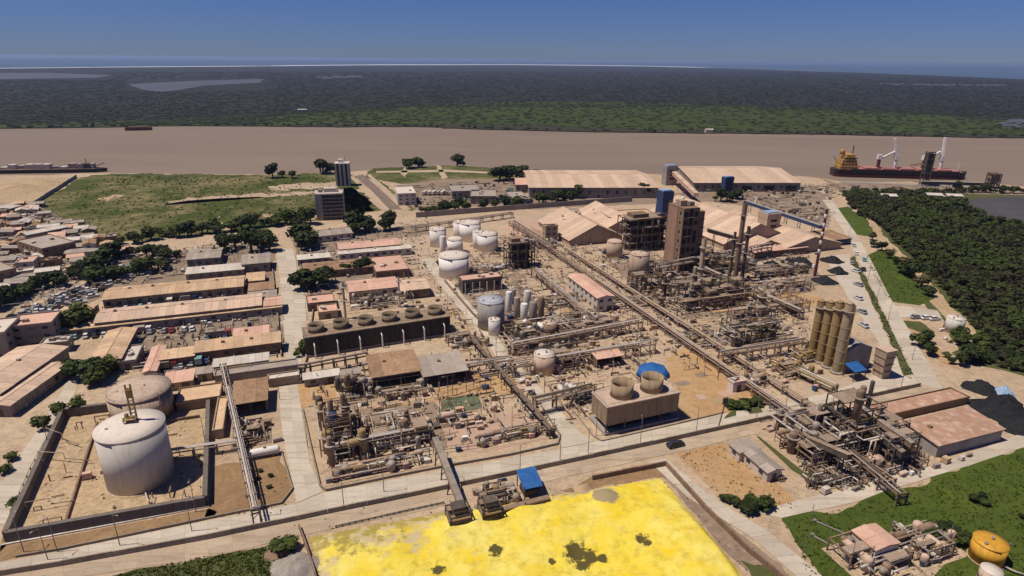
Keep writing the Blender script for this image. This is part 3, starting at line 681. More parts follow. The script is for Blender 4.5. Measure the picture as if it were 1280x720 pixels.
# ================================================================ THE SETTING
def W(px,z=0): return [G(*p) for p in px]
near=[(-260,221),(0,219),(60,219),(140,216),(300,218),(400,217),(470,212),(560,209),(640,213),(690,216),(800,217),(830,218),(860,217),(1000,220),(1030,223),(1045,226),(1215,229),(1280,233),(1480,240)]
nb=W(near); 
pts=[Vector((-2600,nb[0].y,0))]+nb+[Vector((2600,nb[-1].y-60,0)),Vector((2600,-400,0)),Vector((-2600,-400,0))]
sheet('ground',pts,0,'yard',3,12,world=True)
# earth bank under the near shore so the ground has an edge at the water
b=MB(); bp=[pts[0]]+nb+[pts[len(nb)+1]]
for i in range(len(bp)-1):
    a,c=bp[i],bp[i+1]; b.add([(a.x,a.y-4,-.02),(c.x,c.y-4,-.02),(c.x,c.y+9,-2.2),(a.x,a.y+9,-2.2)],[(0,1,2,3)])
tag(b.build('river_bank','mudbank'),kind='structure')
far=[(-300,162),(0,160),(100,159),(200,157),(320,157),(400,158),(520,158),(640,162),(720,164),(800,165),(900,166),(1000,167),(1100,169),(1200,171),(1280,172),(1560,178)]
coast=[(1560,110),(1280,99),(1200,95.5),(1050,90),(900,85),(800,82.8),(640,81),(450,81.5),(300,83),(150,84),(0,85.5),(-300,89)]
sheet('far_shore',W(far)+W(coast),-.3,'farland',6,40,world=True)
sheet('river',[(-4000,300,0),(4000,300,0),(4000,1500,0),(-4000,1500,0)],-1.3,'river',0,world=True)
sheet('sea',[(-36000,700,0),(36000,700,0),(36000,38000,0),(-36000,38000,0)],-1.8,'sea',0,world=True)
cw=W(coast)
def surf(i0,i1,off,wd,nm):
    q=[p+Vector((0,off,0)) for p in cw[i0:i1]]; r2=[p+Vector((0,wd,0)) for p in reversed(q)]
    tag(sheet('surf',q+r2,-1.2,'foam',25,60,world=True),'white line of breaking surf along the far coast, '+nm,'surf',kind='stuff')
surf(1,5,30,700,'right stretch'); surf(4,9,60,1700,'middle stretch'); surf(8,12,40,900,'left stretch')
b=MB(); fw=W(far)
sheet('meadow',[(250,156.6),(330,147),(400,140),(520,133),(640,127),(760,127),(900,131),(1050,136),(1200,146),(1280,152),(1400,160),(1400,174.5),(1280,171.3),(1200,170.2),(1100,168.2),(1000,166.2),(900,165.2),(800,164.2),(720,163.2),(640,161.2),(520,157.3),(400,157.3),(320,156.5)],-.2,'meadow',9,25)
sheet('meadow',[(-80,158),(0,156),(130,151),(240,149),(330,147),(330,155),(250,156),(150,157.5),(0,159.5),(-80,160.4)],-.25,'meadow',8,20)
sheet('lagoon',[(160,105),(240,101),(330,98.5),(325,103),(255,107),(225,112),(200,115),(175,111)],-.2,'lagoon',6,40)
sheet('lagoon',[(-60,91),(60,91),(140,94),(120,97),(0,99),(-60,100)],-.2,'lagoon',6,60)
sheet('lagoon',[(390,95),(450,94),(455,97),(400,98)],-.2,'lagoon',6,60)
sheet('lagoon',[(1100,104),(1180,105),(1260,105.5),(1255,107),(1180,106.8),(1100,105.7)],-.2,'lagoon',6,60)
sheet('lagoon',[(1243,155),(1262,149),(1320,146),(1340,162),(1285,161),(1255,158)],-.1,'lagoon',4,20)
sheet('mud_shore',[(300,157.2),(400,158),(520,158),(640,162),(720,164),(800,165),(900,166),(1000,167),(1100,169),(1200,171),(1280,172),(1400,174.6),(1400,172),(1280,168.5),(1100,165.5),(1000,163.5),(900,162),(800,160.5),(700,157.5),(600,154.5),(500,154.5),(400,155.5)],-.1,'mudbank',6,14)
# ---------------- ground zones on the near side
sheet('grass_field',[(40,258),(98,222),(138,216.6),(220,217.3),(300,218.4),(420,216.6),(440,219),(470,262),(395,276),(300,290),(140,302),(75,278)],.05,'field',4,3)
sheet('sand_bank',[(-40,223),(92,222),(60,240),(40,252),(-40,256)],.05,'sandy',2,6)
for k,q in enumerate(([(80,247),(92,244),(98,245),(94,249),(82,251)],[(122,249),(140,244),(150,243),(152,246),(132,251)],[(148,239),(160,235),(166,238),(155,241)],[(205,252),(260,246),(330,242),(390,240),(390,243.5),(300,247),(240,251),(205,256)],
    [(338,233),(365,230),(420,228),(424,234),(390,236),(345,238)],[(188,258),(198,258),(212,268),(222,276),(214,277),(200,268)],[(330,267),(395,263),(398,273),(360,276),(335,273)],[(212,236),(232,229),(250,228),(244,234),(222,240)],[(255,283),(266,272),(276,282),(284,290),(268,292)],[(236,262),(275,258),(310,257),(308,260),(260,263)],[(100,244),(112,240),(118,242),(106,247)])):
    if k in (3,4,6,8,1): sheet('sand_patch',q,.08+.004*k,'path' if k in (3,4) else 'sandy',4,2)
sheet('meadow_strip',[(465,210),(560,207),(640,211),(660,214),(650,222),(560,226),(500,230),(455,222)],.05,'field',2,6)
sheet('meadow_strip',[(462,219),(484,232),(520,262),(514,264),(480,236)],.05,'field',1,5)
sheet('meadow_strip',[(425,236),(440,234),(478,263),(440,268),(425,262)],.05,'field',1,5)
for q in ([(500,216),(508,208),(512,208),(506,222)],[(545,207),(550,207),(560,222),(552,224)],[(470,214),(560,212),(640,216),(640,218),(560,215),(470,216)]): sheet('foot_path',q,.08,'path',.8,5)
sheet('dirty_yard',[(365,296),(450,286),(530,276),(545,300),(530,345),(470,350),(390,372),(372,330)],.045,'darkyard',1.5,5)
sheet('dirty_yard',[(880,236),(1020,234),(1040,255),(1035,285),(940,258),(880,252)],.045,'darkyard',2,6)
sheet('dirty_yard',[(660,246),(880,240),(880,252),(790,256),(660,262)],.045,'darkyard',2,6)
sheet('dirty_yard',[(155,322),(340,300),(345,345),(130,362)],.045,'darkyard',2,6)
sheet('dirty_yard',[(560,350),(640,335),(740,400),(740,440),(640,452),(600,410)],.045,'darkyard',1.5,5)
sheet('dirty_yard',[(760,330),(880,318),(1010,322),(1030,350),(960,390),(830,400)],.045,'darkyard',1.5,5)
sheet('dirty_yard',[(400,520),(540,492),(560,560),(415,600)],.045,'darkyard',1.2,5)
sheet('dirty_yard',[(1000,552),(1090,520),(1170,560),(1150,585),(1040,610),(1010,600)],.045,'darkyard',1.2,5)
sheet('lorry_yard',[(495,232),(560,224),(650,224),(660,240),(640,256),(520,262),(500,250)],.07,'darkyard',1.5,6)
sheet('town_ground',[(-80,252),(40,255),(78,276),(140,302),(155,324),(60,372),(-80,420)],.05,'townground',2,6)
sheet('car_lot',[(-20,408),(60,376),(150,332),(185,325),(200,340),(120,375),(60,402),(0,420)],.06,'darkyard',1.5,6)
sheet('service_yard',[(130,380),(340,345),(362,440),(260,460),(180,470),(160,420)],.05,'darkyard',1.5,6)
sheet('soil_patch',[(268,583),(352,568),(366,612),(352,630),(255,648),(262,630)],.06,'brownsoil',.8,3)
sheet('soil_patch',[(372,482),(440,470),(455,488),(400,505),(377,512)],.07,'ochre',.8,3)
sheet('soil_patch',[(448,490),(640,460),(650,470),(640,492),(450,512)],.06,'ochre',.8,3)
sheet('soil_patch',[(830,448),(862,430),(900,445),(968,500),(905,520),(860,530),(838,520),(848,490)],.06,'ochre',1,3)
sheet('soil_patch',[(845,566),(905,552),(975,606),(1000,640),(940,640),(905,625)],.06,'ochre',1,3)
sheet('soil_patch',[(945,545),(1010,600),(1040,618),(1050,612),(985,552),(965,541)],.07,'sandy',.8,3)
sheet('soil_patch',[(960,362),(1030,372),(1030,386),(965,382)],.06,'ochre',.8,3)
sheet('soil_patch',[(1130,392),(1150,410),(1200,462),(1180,455),(1140,420)],.06,'ochre',.8,3)
sheet('soil_patch',[(630,272),(690,268),(712,300),(660,300)],.06,'pinkslab',1,3)
sheet('soil_patch',[(840,378),(900,362),(960,362),(960,384),(870,392)],.07,'ochre',1,3)
sheet('soil_patch',[(-30,700),(0,683),(130,660),(262,636),(272,640),(262,649),(79,686),(0,702)],.06,'brownsoil',.5,3)
sheet('soil_patch',[(700,614),(742,594),(832,584),(846,598),(826,597),(740,612)],.085,'brownsoil',.6,2)
sheet('soil_patch',[(832,586),(852,600),(905,650),(975,704),(1010,745),(985,760),(905,690),(828,599)],.06,'darkyard',.6,2)
sheet('soil_patch',[(925,700),(960,705),(1000,745),(960,760)],.075,'scrub',.8,2)
sheet('verge',[(905,524),(920,508),(945,503),(965,506),(962,512),(935,518)],.09,'scrub',.8,2)
sheet('verge',[(1085,502),(1120,493),(1150,489),(1120,499),(1092,508)],.09,'scrub',.6,2)
sheet('verge',[(1063,322),(1068,320),(1136,452),(1142,478),(1132,474),(1100,398)],.09,'scrub',.7,3)
sheet('grass_corner',[(1078,322),(1102,312),(1130,325),(1168,374),(1150,382),(1110,376),(1092,352)],.08,'lush',1,3)
sheet('grass_corner',[(1042,262),(1060,258),(1084,275),(1096,297),(1070,293),(1056,285)],.08,'lush',1,3)
sheet('grass_corner',[(1122,400),(1150,402),(1168,415),(1160,420),(1135,410)],.08,'scrub',1,3)
sheet('lawn',[(977,649),(1072,629),(1100,616),(1212,583),(1290,558),(1420,600),(1350,800),(1010,800),(1018,716)],.05,'lush',1.6,1.6)
sheet('lawn',[(130,722),(260,693),(340,681),(375,690),(395,730),(340,800),(100,800)],.05,'scrub',1,3)
sheet('forest_floor',[(1048,237),(1280,238),(1460,250),(1460,480),(1280,470),(1200,452),(1185,415),(1110,322),(1096,280)],.04,'scrub',2,6)
sheet('dock_yard',[(1025,222),(1045,229),(1220,231),(1280,236),(1460,250),(1280,244),(1050,238)],.06,'darkyard',1,6)
sheet('coal_yard',[(1200,250),(1290,244),(1460,250),(1460,290),(1290,285),(1240,272)],.07,'blackyard',2,6)
sheet('drain',[(905,623),(925,630),(960,632),(958,638),(925,637)],.09,'scrub',.5,2)
sheet('drain',[(946,546),(955,545),(1010,590),(1030,605),(1022,607),(990,588)],.10,'scrub',.4,2)
for q in ([(528,330),(600,318),(640,352),(610,372),(560,362)],[(650,350),(760,332),(800,360),(770,392),(700,398)],[(480,300),(540,292),(560,330),(520,345)],[(880,305),(960,296),(1010,312),(1000,340),(900,345)]): sheet('concrete_pad',q,.05,'path',1,3)
sheet('concrete_pad',[(1000,470),(1050,440),(1110,425),(1140,470),(1060,490),(1010,500)],.055,'path',.5,3)
sheet('concrete_pad',[(550,530),(668,512),(690,548),(600,566),(562,560)],.08,'pinkslab',.4,3)
sheet('concrete_pad',[(952,547),(985,538),(1006,556),(1000,566),(985,568)],.11,'pinkslab',.3,3)
# ---------------- paved roads
IU=[(-60,716),(0,704),(79,688),(260,651),(370,630),(404,616),(484,601),(647,571),(702,561),(742,553),(850,530),(920,514),(980,503),(1080,482),(1140,468)]
WL=[(-60,733),(0,719),(79,706),(260,673),(373,649),(410,641),(484,626),(650,591),(705,579),(742,571),(850,547.5),(920,532),(992,516.5),(1080,497.5),(1150,482)]
OL=[(-60,752),(0,738),(79,724),(260,697),(385,668),(414,661),(488,647),(656,608),(710,596),(748,587.5),(858,563),(925,547),(1000,530),(1085,512),(1177,489)]
road_slabs('perimeter_road',IU,WL,5.5,2)
WL2=[(x,y+1.6) for x,y in WL]
road_slabs('outer_road',WL2,OL,5.5,2,m='road_outer')
road_slabs('service_road',[(345,310),(350,350),(353,385),(357,447),(347,480),(353,540),(361,580),(371,629)],[(366,310),(376,350),(385,385),(378,447),(372,480),(381,540),(388,580),(403,615)],6,2,m='road_v')
road_slabs('middle_road',[(527,325),(552,360),(592,407),(628,457),(671,505),(690,534),(703,560)],[(540,322),(570,360),(610,405),(646,455),(691,501),(717,534),(741,552)],6,2,m='road_v')
road_slabs('gate_road',[(1028,250),(1055,290),(1070,320),(1102,385),(1134,455),(1150,481)],[(1040,250),(1070,292),(1086,320),(1117,380),(1160,453),(1180,488)],8,1,m='road_v')
sheet('apron',[(1030,320),(1062,318),(1098,398),(1130,470),(1140,482),(1080,495),(1010,512),(1000,505),(1090,470),(1100,430),(1060,372)],.065,'road',.6,4)
road_slabs('branch_road',[(1116,382),(1140,384),(1172,388)],[(1124,396),(1150,398),(1180,402)],6,1)
sheet('track',[(1082,274),(1090,272),(1110,300),(1138,325),(1180,372),(1215,408),(1232,438),(1222,440),(1195,410),(1165,380),(1128,332),(1100,302)],.07,'sandy',1,3)
road_slabs('sulfur_road',[(812,578),(860,622),(940,672),(1000,724),(1050,770)],[(832,573),(885,618),(965,668),(1030,722),(1090,770)],6,1,m='road_v')
road_slabs('lawn_road',[(945,640),(1010,622),(1072,608),(1110,596),(1180,578),(1280,541)],[(976,648),(1020,638),(1076,626),(1112,612),(1212,582),(1290,556)],6,1)
road_slabs('port_road',[(443,220),(464,238),(487,262)],[(454,218),(477,238),(503,262)],12,2,m='asphalt')
sheet('port_verge',[(437,221),(441,220),(484,263),(478,263)],.09,'path',.5,5); sheet('port_verge',[(458,218),(463,218),(514,262),(507,262)],.09,'path',.5,5)
road_slabs('alley',[(-30,655),(18,578),(46,540),(78,488),(92,452)],[(14,655),(46,578),(64,540),(96,488),(104,452)],6,1,m='road_v')
sheet('verge',[(0,690),(12,650),(46,582),(66,545),(72,528),(82,520),(60,560),(18,660),(8,682)],.06,'brownsoil',.6,2)
sheet('cross_street',[(370,292),(540,272),(700,268),(700,273),(540,278),(372,300)],.07,'path',.6,5)
# ---------------- walls, kerbs and fences
def wall(label,pts,h,th,m='fence',group=None,panel=5.0,name='wall',cat='wall',z0=0):
    w=W(pts); t=thing(name,label,cat,w[0],0,group); o=w[0]
    for i in range(len(w)-1):
        d=w[i+1]-w[i]; n=max(1,round(d.length/panel)); a=math.atan2(d.y,d.x)
        for k in range(n):
            c=w[i]+d*((k+.5)/n)-o; pbox(t,'wall_panel',m,c.x,c.y,z0,d.length/n-.06,th,h*rnd.uniform(.95,1.05),a)
    return t
wall('long low perimeter wall dividing the plant road from the outer road',[(x,y+.8) for x,y in WL[1:]],1.5,.35,'fence')
wall('kerb wall along the back edge of the plant road left of the soil patch',[(20,697),(79,687),(255,650),(352,630),(366,612),(352,566)],.7,.3,'fence')
wall('low wall around the corner of the pipe yard by the service road',[(378,512),(400,608),(408,614),(484,598),(545,586),(640,569),(697,556),(700,545),(676,508)],.8,.35,'fence')
wall('brown retaining wall behind the sulfur pad beside the outer road',[(740,600),(832,582),(880,636),(935,690),(985,730)],1.6,.5,'wall_brown')
wall('thin wall down the left edge of the sulfur pad',[(374,660),(385,690),(400,740)],1.4,.35,'wall_brown')
wall('long wall between the lorry yard and the white tanks',[(520,272),(620,264),(700,258),(790,252)],4,.5,'wall_grey',panel=12)
wall('dark boundary wall at the left edge of the grass field',[(96,222),(40,258),(75,276)],3,.6,'wall_grey',panel=12)
wall('pale boundary wall beside the service road on its right',[(372,320),(392,385),(384,446),(376,480)],1.2,.4,'fence')
wall('pale boundary wall beside the service road on its left',[(340,330),(346,385),(352,446)],1.4,.4,'fence')
wall('kerb of the cooling tower yard',[(712,508),(742,546),(752,552),(848,530),(905,516)],.5,.3,'fence')
wall('kerb wall left of the middle road below the tank group',[(556,352),(590,392),(618,420)],1.2,.5,'wall_brown')
def panel_fence(label,pts,h,bay,m='steel_dark'):
    w=W(pts); t=thing('fence',label,'fence',w[0]); o=w[0]
    for i in range(len(w)-1):
        d=w[i+1]-w[i]; n=max(1,round(d.length/bay))
        for k in range(n+1): c=w[i]+d*(k/n)-o; pbox(t,'post',m,c.x,c.y,0,.22,.22,h)
        for zz in (h*.5,h-.1): pbar(t,'rail',m,w[i]-o+Vector((0,0,zz)),w[i+1]-o+Vector((0,0,zz)),.14)
    return t
panel_fence('post and rail pipe support around the pink slab',[(555,566),(600,560),(668,545)],2.2,4,'steel_pink')
panel_fence('tall post frame behind the green pool',[(548,500),(600,484),(640,475)],4,5,'steel_rust')
panel_fence('chain of dark posts along the outer road by the sulfur pad',[(420,660),(500,642),(555,630)],.8,1.6,'steel_dark')
sheet('green_pool',[(553,501),(590,492),(600,500),(602,510),(562,519),(550,514)],.14,'green_pool',.6,2)

# ================================================================ TANK YARD ON THE LEFT
def dike(label,px,h,th,m):
    w=W(px); t=thing('dike_wall',label,'dike',w[0]); o=w[0]
    for i in range(len(w)):
        d=w[(i+1)%len(w)]-w[i]; n=max(1,round(d.length/7)); a=math.atan2(d.y,d.x); nrm=Vector((-d.y,d.x,0)).normalized()
        for k in range(n):
            c=w[i]+d*((k+.5)/n)-o; L=d.length/n-.05
            v=[(-L/2,-th*.64,0),(L/2,-th*.64,0),(L/2,th*.64,0),(-L/2,th*.64,0),(-L/2,-th*.6,h),(L/2,-th*.6,h),(L/2,th*.6,h),(-L/2,th*.6,h)]
            key='dk%.2f%.2f%s'%(L,h,m)
            if key not in _cache: _cache[key]=mesh('dike_panel',v,[(3,2,1,0),(4,5,6,7),(0,1,5,4),(1,2,6,5),(2,3,7,6),(3,0,4,7)],m)
            node('dike_panel',_cache[key],t,c,a)
    return t
sheet('dike_floor',[(8,668),(250,626),(258,498),(85,522)],.07,'sandy',.3,3)
dike('grey concrete dike wall round the two big tanks',[(10,677),(258,632),(262,498),(80,521)],3.0,1.0,'wall_dark')
wall('inner bund wall left of the cream tank',[(82,656),(122,530)],1.0,.5,'wall_brown')
wall('low inner bund wall in front of the rusty tank',[(122,538),(208,528),(250,522)],1.0,.5,'wall_brown')
wall('pale kerb along the foot of the dike',[(2,682),(130,658),(262,633)],.35,.5,'wall_white')
t,c1,D1,h1=tank('big cream white cylindrical tank standing in the dike',182,617,90,533,'tank_cream','tank_roofwhite','cone',False,n=48,rail=False)
# mast and valve platform on the roof of the cream tank
v=thing('roof_gantry','ochre steel ladder mast and valve platform on the cream tank roof','gantry',(c1.x-.2,c1.y+1,h1+.75),UA)
for sx in (-1.3,1.3):
    for sy in (-1,1): pbox(v,'post','vessel_ochre',sx,sy,0,.22,.22,2.0)
pbox(v,'deck_plate','vessel_ochre',0,0,1.1,3.2,2.6,.16); pbox(v,'handrail','vessel_ochre',0,-1.25,2.0,3.0,.1,.12); pbox(v,'handrail','vessel_ochre',0,1.25,2.0,3.0,.1,.12)
node('valve',U_cyl('steel_rust',10),v,(-.6,.2,0),0,(.9,.9,2.6)); node('valve',U_cyl('vessel_ochre',10),v,(.7,-.2,0),0,(.8,.8,1.9))
for sx in (0.3,1.5): pbar(v,'mast_leg','vessel_ochre',(sx,.6,0),(sx+.1,.6,11),.36)
for k in range(8): pbar(v,'rung','vessel_ochre',(.5,.6,1+k*1.25),(1.35,.6,1+k*1.25),.16)
pbox(v,'mast_box','vessel_ochre',.9,.6,7,1.3,1,2.4)
tank('rust stained grey tank behind the cream tank in the dike',184,535,83,487,'tank_rust','tank_rustroof','cone',True,n=48)
rack('short pipe bridge from the cream tank across the dike',(214,575),(300,562),1.6,3.2,3,6,3,'steel_grey',('pipe_silver','steel_grey'),1)
for k,(a,bb) in enumerate((((60,545),(100,560)),((50,575),(115,580)),((35,640),(95,630)))):
    A=G(*a);B=G(*bb); t=thing('fire_main','thin fire main pipe crossing the dike, '+('farthest','middle one','nearest')[k]+' of three','pipe',A)
    d=B-A; ptube(t,'pipe','dusty_pipe',[(0,0,.3),(0,0,3.0),(d.x*.5,d.y*.5,3.0),(d.x*.5,d.y*.5,1.2),(d.x,d.y,1.2)],.12)
# narrow steel rack beside the yard and the brown-roofed shed
rack('tall narrow pipe rack running down beside the brown shed',(281,470),(322,655),1.7,5.0,5,6,5,'steel_grey',('pipe_silver','vessel_grey'))
bld('brown roofed open shed between the pipe rack and the service road',(291,506),(333,501),(289,481),4.5,'shed','roof_rust','wall_brown',openfront=True,rise=.8)
unit('pump skid with pale pipes in front of the brown shed',(292,560),(336,551),13,3.2,21,1,1,4,16,2,6,pad='darkyard')
unit('pipe manifold behind the brown shed',(288,478),(334,470),6,3.5,22,1,1,2,10,1,3)
def drum_tank(label,p,d,L,m,rz=UA,name='horizontal_tank'):
    t=thing(name,label,'tank',G(*p),rz); hdrum(t,rnd,-L/2,0,0,d,L,m); pcyl(t,'manhole','steel_grey',0,0,d+.4,.8,.6,8); return t
drum_tank('pale horizontal drum lying beside the service road',(332,570),2.4,8.5,'tank_white')
# bushes on the soil patch
for x,y in ((325,590),(338,596),(337,610),(318,606),(312,622),(322,600)): 
    g=G(x,y); tree(g.x,g.y,.32,'small dark bush on the brown soil patch','bushes on the brown soil patch','leaf_dark',sq=.6,name='bush')

rp=random.Random(321); PM=['path','pinkslab','darkyard','path','road','ochre','pinkslab','tanground']
for k,(x,y) in enumerate(scatter([(385,470),(560,440),(540,330),(640,290),(760,300),(900,300),(1010,320),(1000,440),(960,500),(740,520),(690,540),(560,560),(410,600)],150,5.5,rp,40)):
    if on_road(x,y): continue
    L=rp.uniform(2.5,6.5);D=rp.uniform(2,4.5)
    if max(L,D)>5.5 and rp.random()>.5: L=4
    cx=Vector((x,y,0)); sheet('paving_patch',[cx-U*L/2-V*D/2,cx+U*L/2-V*D/2,cx+U*L/2+V*D/2,cx-U*L/2+V*D/2],.10+.012*(k%5),rp.choice(PM),.15,2,world=True)
# ================================================================ WORKSHOPS ON THE LEFT
bld('long orange roofed workshop nearest the tree rows',(128,375),(304,355),(130,361),5,'gable','roof_tan','wall_beige',rise=1.6,pw=3)
bld('long salmon roofed workshop in the middle of the three',(118,404),(326,384),(122,388),5,'gable','roof_salmon','wall_beige',rise=1.4,pw=3)
bld('lean-to of patched tan sheets along the front of the middle workshop',(66,415),(352,391),(68,408),3.6,'shed','roof_tan','wall_grey',rise=1.0,pw=3)
bld('salmon roofed annex at the service road end of the middle workshop',(322,384),(352,379),(322,374),4.2,'gable','roof_pink','wall_grey',rise=.8)
bld('tan sheeted workshop nearest the white roofed sheds',(243,441),(350,430),(243,431),4.5,'shed','roof_tan','wall_brown',rise=1.2,pw=3.5)
bld('short wing joining the tan sheeted workshop on its left',(200,450),(243,441),(200,441),4,'shed','roof_tan','wall_brown',rise=.8,pw=3.5)
bld('white corrugated shed with bright roof stripes below the tan workshop',(267,459),(335,450),(266,452),3.5,'shed','roof_white','wall_grey',rise=.7,pw=2.5)
bld('concrete walkway canopy in front of the white corrugated shed',(268,472),(372,459),(266,464),3.2,'flat','roof_grey','wall_grey',win=False,extras=False)
bld('pale canopy beside the concrete walkway',(335,476),(374,470),(334,470),2.8,'flat','roof_white','wall_beige',win=False,extras=False)
bld('ochre roofed shed standing crosswise behind the green trees',(112,453),(148,453),(121,416),4.5,'gable_v','roof_tan','wall_brown',rise=1.0,pw=4)
bld('small grey flat roofed hut beside the ochre shed',(148,454),(169,453),(151,435),3.2,'flat','roof_white','wall_grey')
bld('narrow pink roofed lean-to behind the rusty tank',(179,466),(194,465),(186,435),3.5,'gable_v','roof_pink','wall_beige',rise=.6,pw=4)
bld('pale roofed canopy between the two pump sheds',(220,505),(275,497),(218,488),3.0,'flat','roof_tan','wall_brown',rise=.9,pw=4,win=False,extras=False)
bld('narrow tan roof running along the dike edge',(266,540),(278,540),(265,500),2.6,'flat','roof_tan','wall_beige',win=False,extras=False)
bld('large salmon roofed shed at the left edge of the picture',(-30,515),(84,435),(-6,452),6,'gable_v','roof_salmon','wall_grey',rise=1.5,pw=6,loc=None) if False else None
def bldv(label,fr,br,bl,h,**k):
    """building whose long side runs away from the camera: front-right, back-right, back-left eaves"""
    A=G(*fr,h);B=G(*br,h);C=G(*bl,h); d=B-A; ang=math.atan2(d.y,d.x)-math.pi/2; u=Vector((math.cos(ang),math.sin(ang),0))
    L=abs((C-B).dot(u)); D=d.length; O=A-u*L; return bld(label,None,None,None,h,loc=((O.x,O.y,0),ang,L,D),**k)
bldv('large salmon roofed shed at the left edge of the picture',(0,492),(84,434),(27,432),5.5,roof='gable_v',rm='roof_salmon',wm='wall_grey',rise=1.2,pw=3.5)
bldv('narrow salmon roofed shed beside the large one at the left edge',(12,507),(86,455),(66,450),4.2,roof='gable_v',rm='roof_salmon',wm='wall_grey',rise=.6,pw=3.5)
tower_block('dark grey three storey block at the left edge',(10,410),(66,402),(14,396),10,3,'wall_grey','roof_pink')
tower_block('grey block cut by the left edge behind the salmon shed',(-25,420),(14,408),(-20,402),11,3,'wall_grey','roof_white')
bld('low white roofed annex in front of the dark grey block',(50,432),(82,431),(54,424),4,'flat','roof_white','wall_grey')
bld('tan roofed shed beside the car lot',(70,398),(116,389),(82,384),4,'gable','roof_tan','wall_grey',rise=1)
bld('small tan roof behind the round green tree',(70,415),(118,404),(74,406),3.2,'shed','roof_tan','wall_beige',rise=.5)
bld('pale teal roofed store beside the service road',(302,331),(337,326),(303,321),5,'shed','roof_grey','wall_grey',rise=.8)
bld('grey roofed store left of the teal store',(233,325),(275,321),(236,313),4.5,'gable','roof_grey','wall_grey',rise=1)
bld('long pale lean-to above the orange workshop',(232,343),(305,333),(235,336),3.5,'shed','roof_white','wall_grey',rise=.6)
for k,(a,c,e,rm,wh) in enumerate((((308,352),(330,349),(309,343),'roof_tan','beside the orange workshop'),((311,364),(342,360),(312,356),'roof_rust','at the end of the orange workshop'),((310,374),(345,369),(311,367),'roof_grey','between the orange and salmon workshops'),((292,423),(335,418),(293,413),'roof_pink','in the yard below the salmon lean-to'),((205,480),(240,475),(207,468),'roof_pink','behind the rusty tank'),((246,468),(264,466),(246,462),'roof_grey','left of the walkway canopy'))):
    bld('small '+{'roof_tan':'tan','roof_rust':'rusty','roof_grey':'grey','roof_pink':'pink'}[rm]+' roofed store '+wh,a,c,e,3,'shed',rm,'wall_beige',rise=.5,pw=3)
# vehicles and loads in the workshop yards
r=random.Random(5)
paints=['car_white','car_black','car_grey','car_silver','car_teal','car_red','car_blue']
for (p0,p1,n,wh) in (((140,389),(300,369),15,'between the orange and salmon workshops'),((70,424),(250,412),13,'along the lean-to below the salmon workshop'),((255,424),(290,420),4,'in the yard below the salmon workshop'),((205,462),(262,452),6,'in the small yard by the walkway canopy'),((165,455),(172,425),5,'beside the small grey hut')):
    a=G(*p0);c=G(*p1)
    for i in range(n):
        p=a.lerp(c,(i+r.uniform(.2,.8))/n)
        if r.random()<.2: truck(p.x,p.y,UA+r.choice([0,1.57]),r.choice(['car_white','car_blue','car_red']),r.choice(['wall_white','steel_grey','car_teal']),'small box lorry parked '+wh,'lorries parked '+wh,7)
        else: car(p.x,p.y,UA+1.57+r.uniform(-.25,.25),r.choice(paints),'car parked '+wh,'cars parked '+wh,s=1.15)
lot=scatter([(0,402),(60,378),(150,334),(182,328),(190,338),(118,372),(60,398),(5,415)],75,3.4,r)
for (x,y) in lot: 
    cm=r.choice(['car_grey','car_black','car_silver','car_grey','steel_rust','car_white']); cn={'steel_rust':'rusty'}.get(cm,cm[4:]); car(x,y,R(30)+r.choice([0,1.57])+r.uniform(-.3,.3),cm,'old %s car standing in the crowded car lot'%cn,'%s cars in the crowded lot'%cn,s=1.15)
# ---------------- settlement houses
hs=scatter([(-20,262),(40,258),(72,278),(138,303),(146,320),(70,352),(-20,392)],105,7.0,r)
rmn={'roof_grey':'grey','roof_white':'pale','roof_pink':'pink','roof_tan':'tan','roof_rust':'rusty'}
for (x,y) in hs:
    rm=r.choice(['roof_grey','roof_grey','roof_white','roof_white','roof_grey','roof_pink','roof_tan','roof_rust']); L=r.uniform(6,12); D=r.uniform(5,8); a=R(28)+r.choice([0,1.57])+r.uniform(-.1,.1); h=r.choice([3,3,3.2,5.5])
    rt=r.choice(['gable','shed','flat']); wl=r.choice(['wall_grey','wall_beige','wall_white','wall_brown']); lb='%s house with a %s %s roof and %s walls in the settlement'%('two storey' if h>4 else 'small',rmn[rm],{'gable':'pitched','shed':'sloping','flat':'flat'}[rt],wl[5:])
    bld(lb,None,None,None,h,rt,rm,wl,name='house',cat='house',group=lb.replace(' house ',' houses ',1),loc=((x,y,0),a,L,D),pw=4,floors=2 if h>4 else 1)
bld('long pale roofed hall in the settlement',(34,294),(84,284),(36,289),5,'gable','roof_white','wall_grey',rise=1,snap=False)
bld('wide pale flat roofed block in the settlement',(52,312),(94,303),(50,296),7,'flat','roof_grey','wall_brown',floors=2,snap=False)
bld('red brown block at the left edge below the settlement',(-20,345),(20,336),(-16,324),7,'flat','roof_grey','brick_tan',floors=2,snap=False)
bld('pale tin roofed shed at the tip of the settlement',(8,262),(30,256),(8,256),4,'gable','roof_white','wall_grey',snap=False)
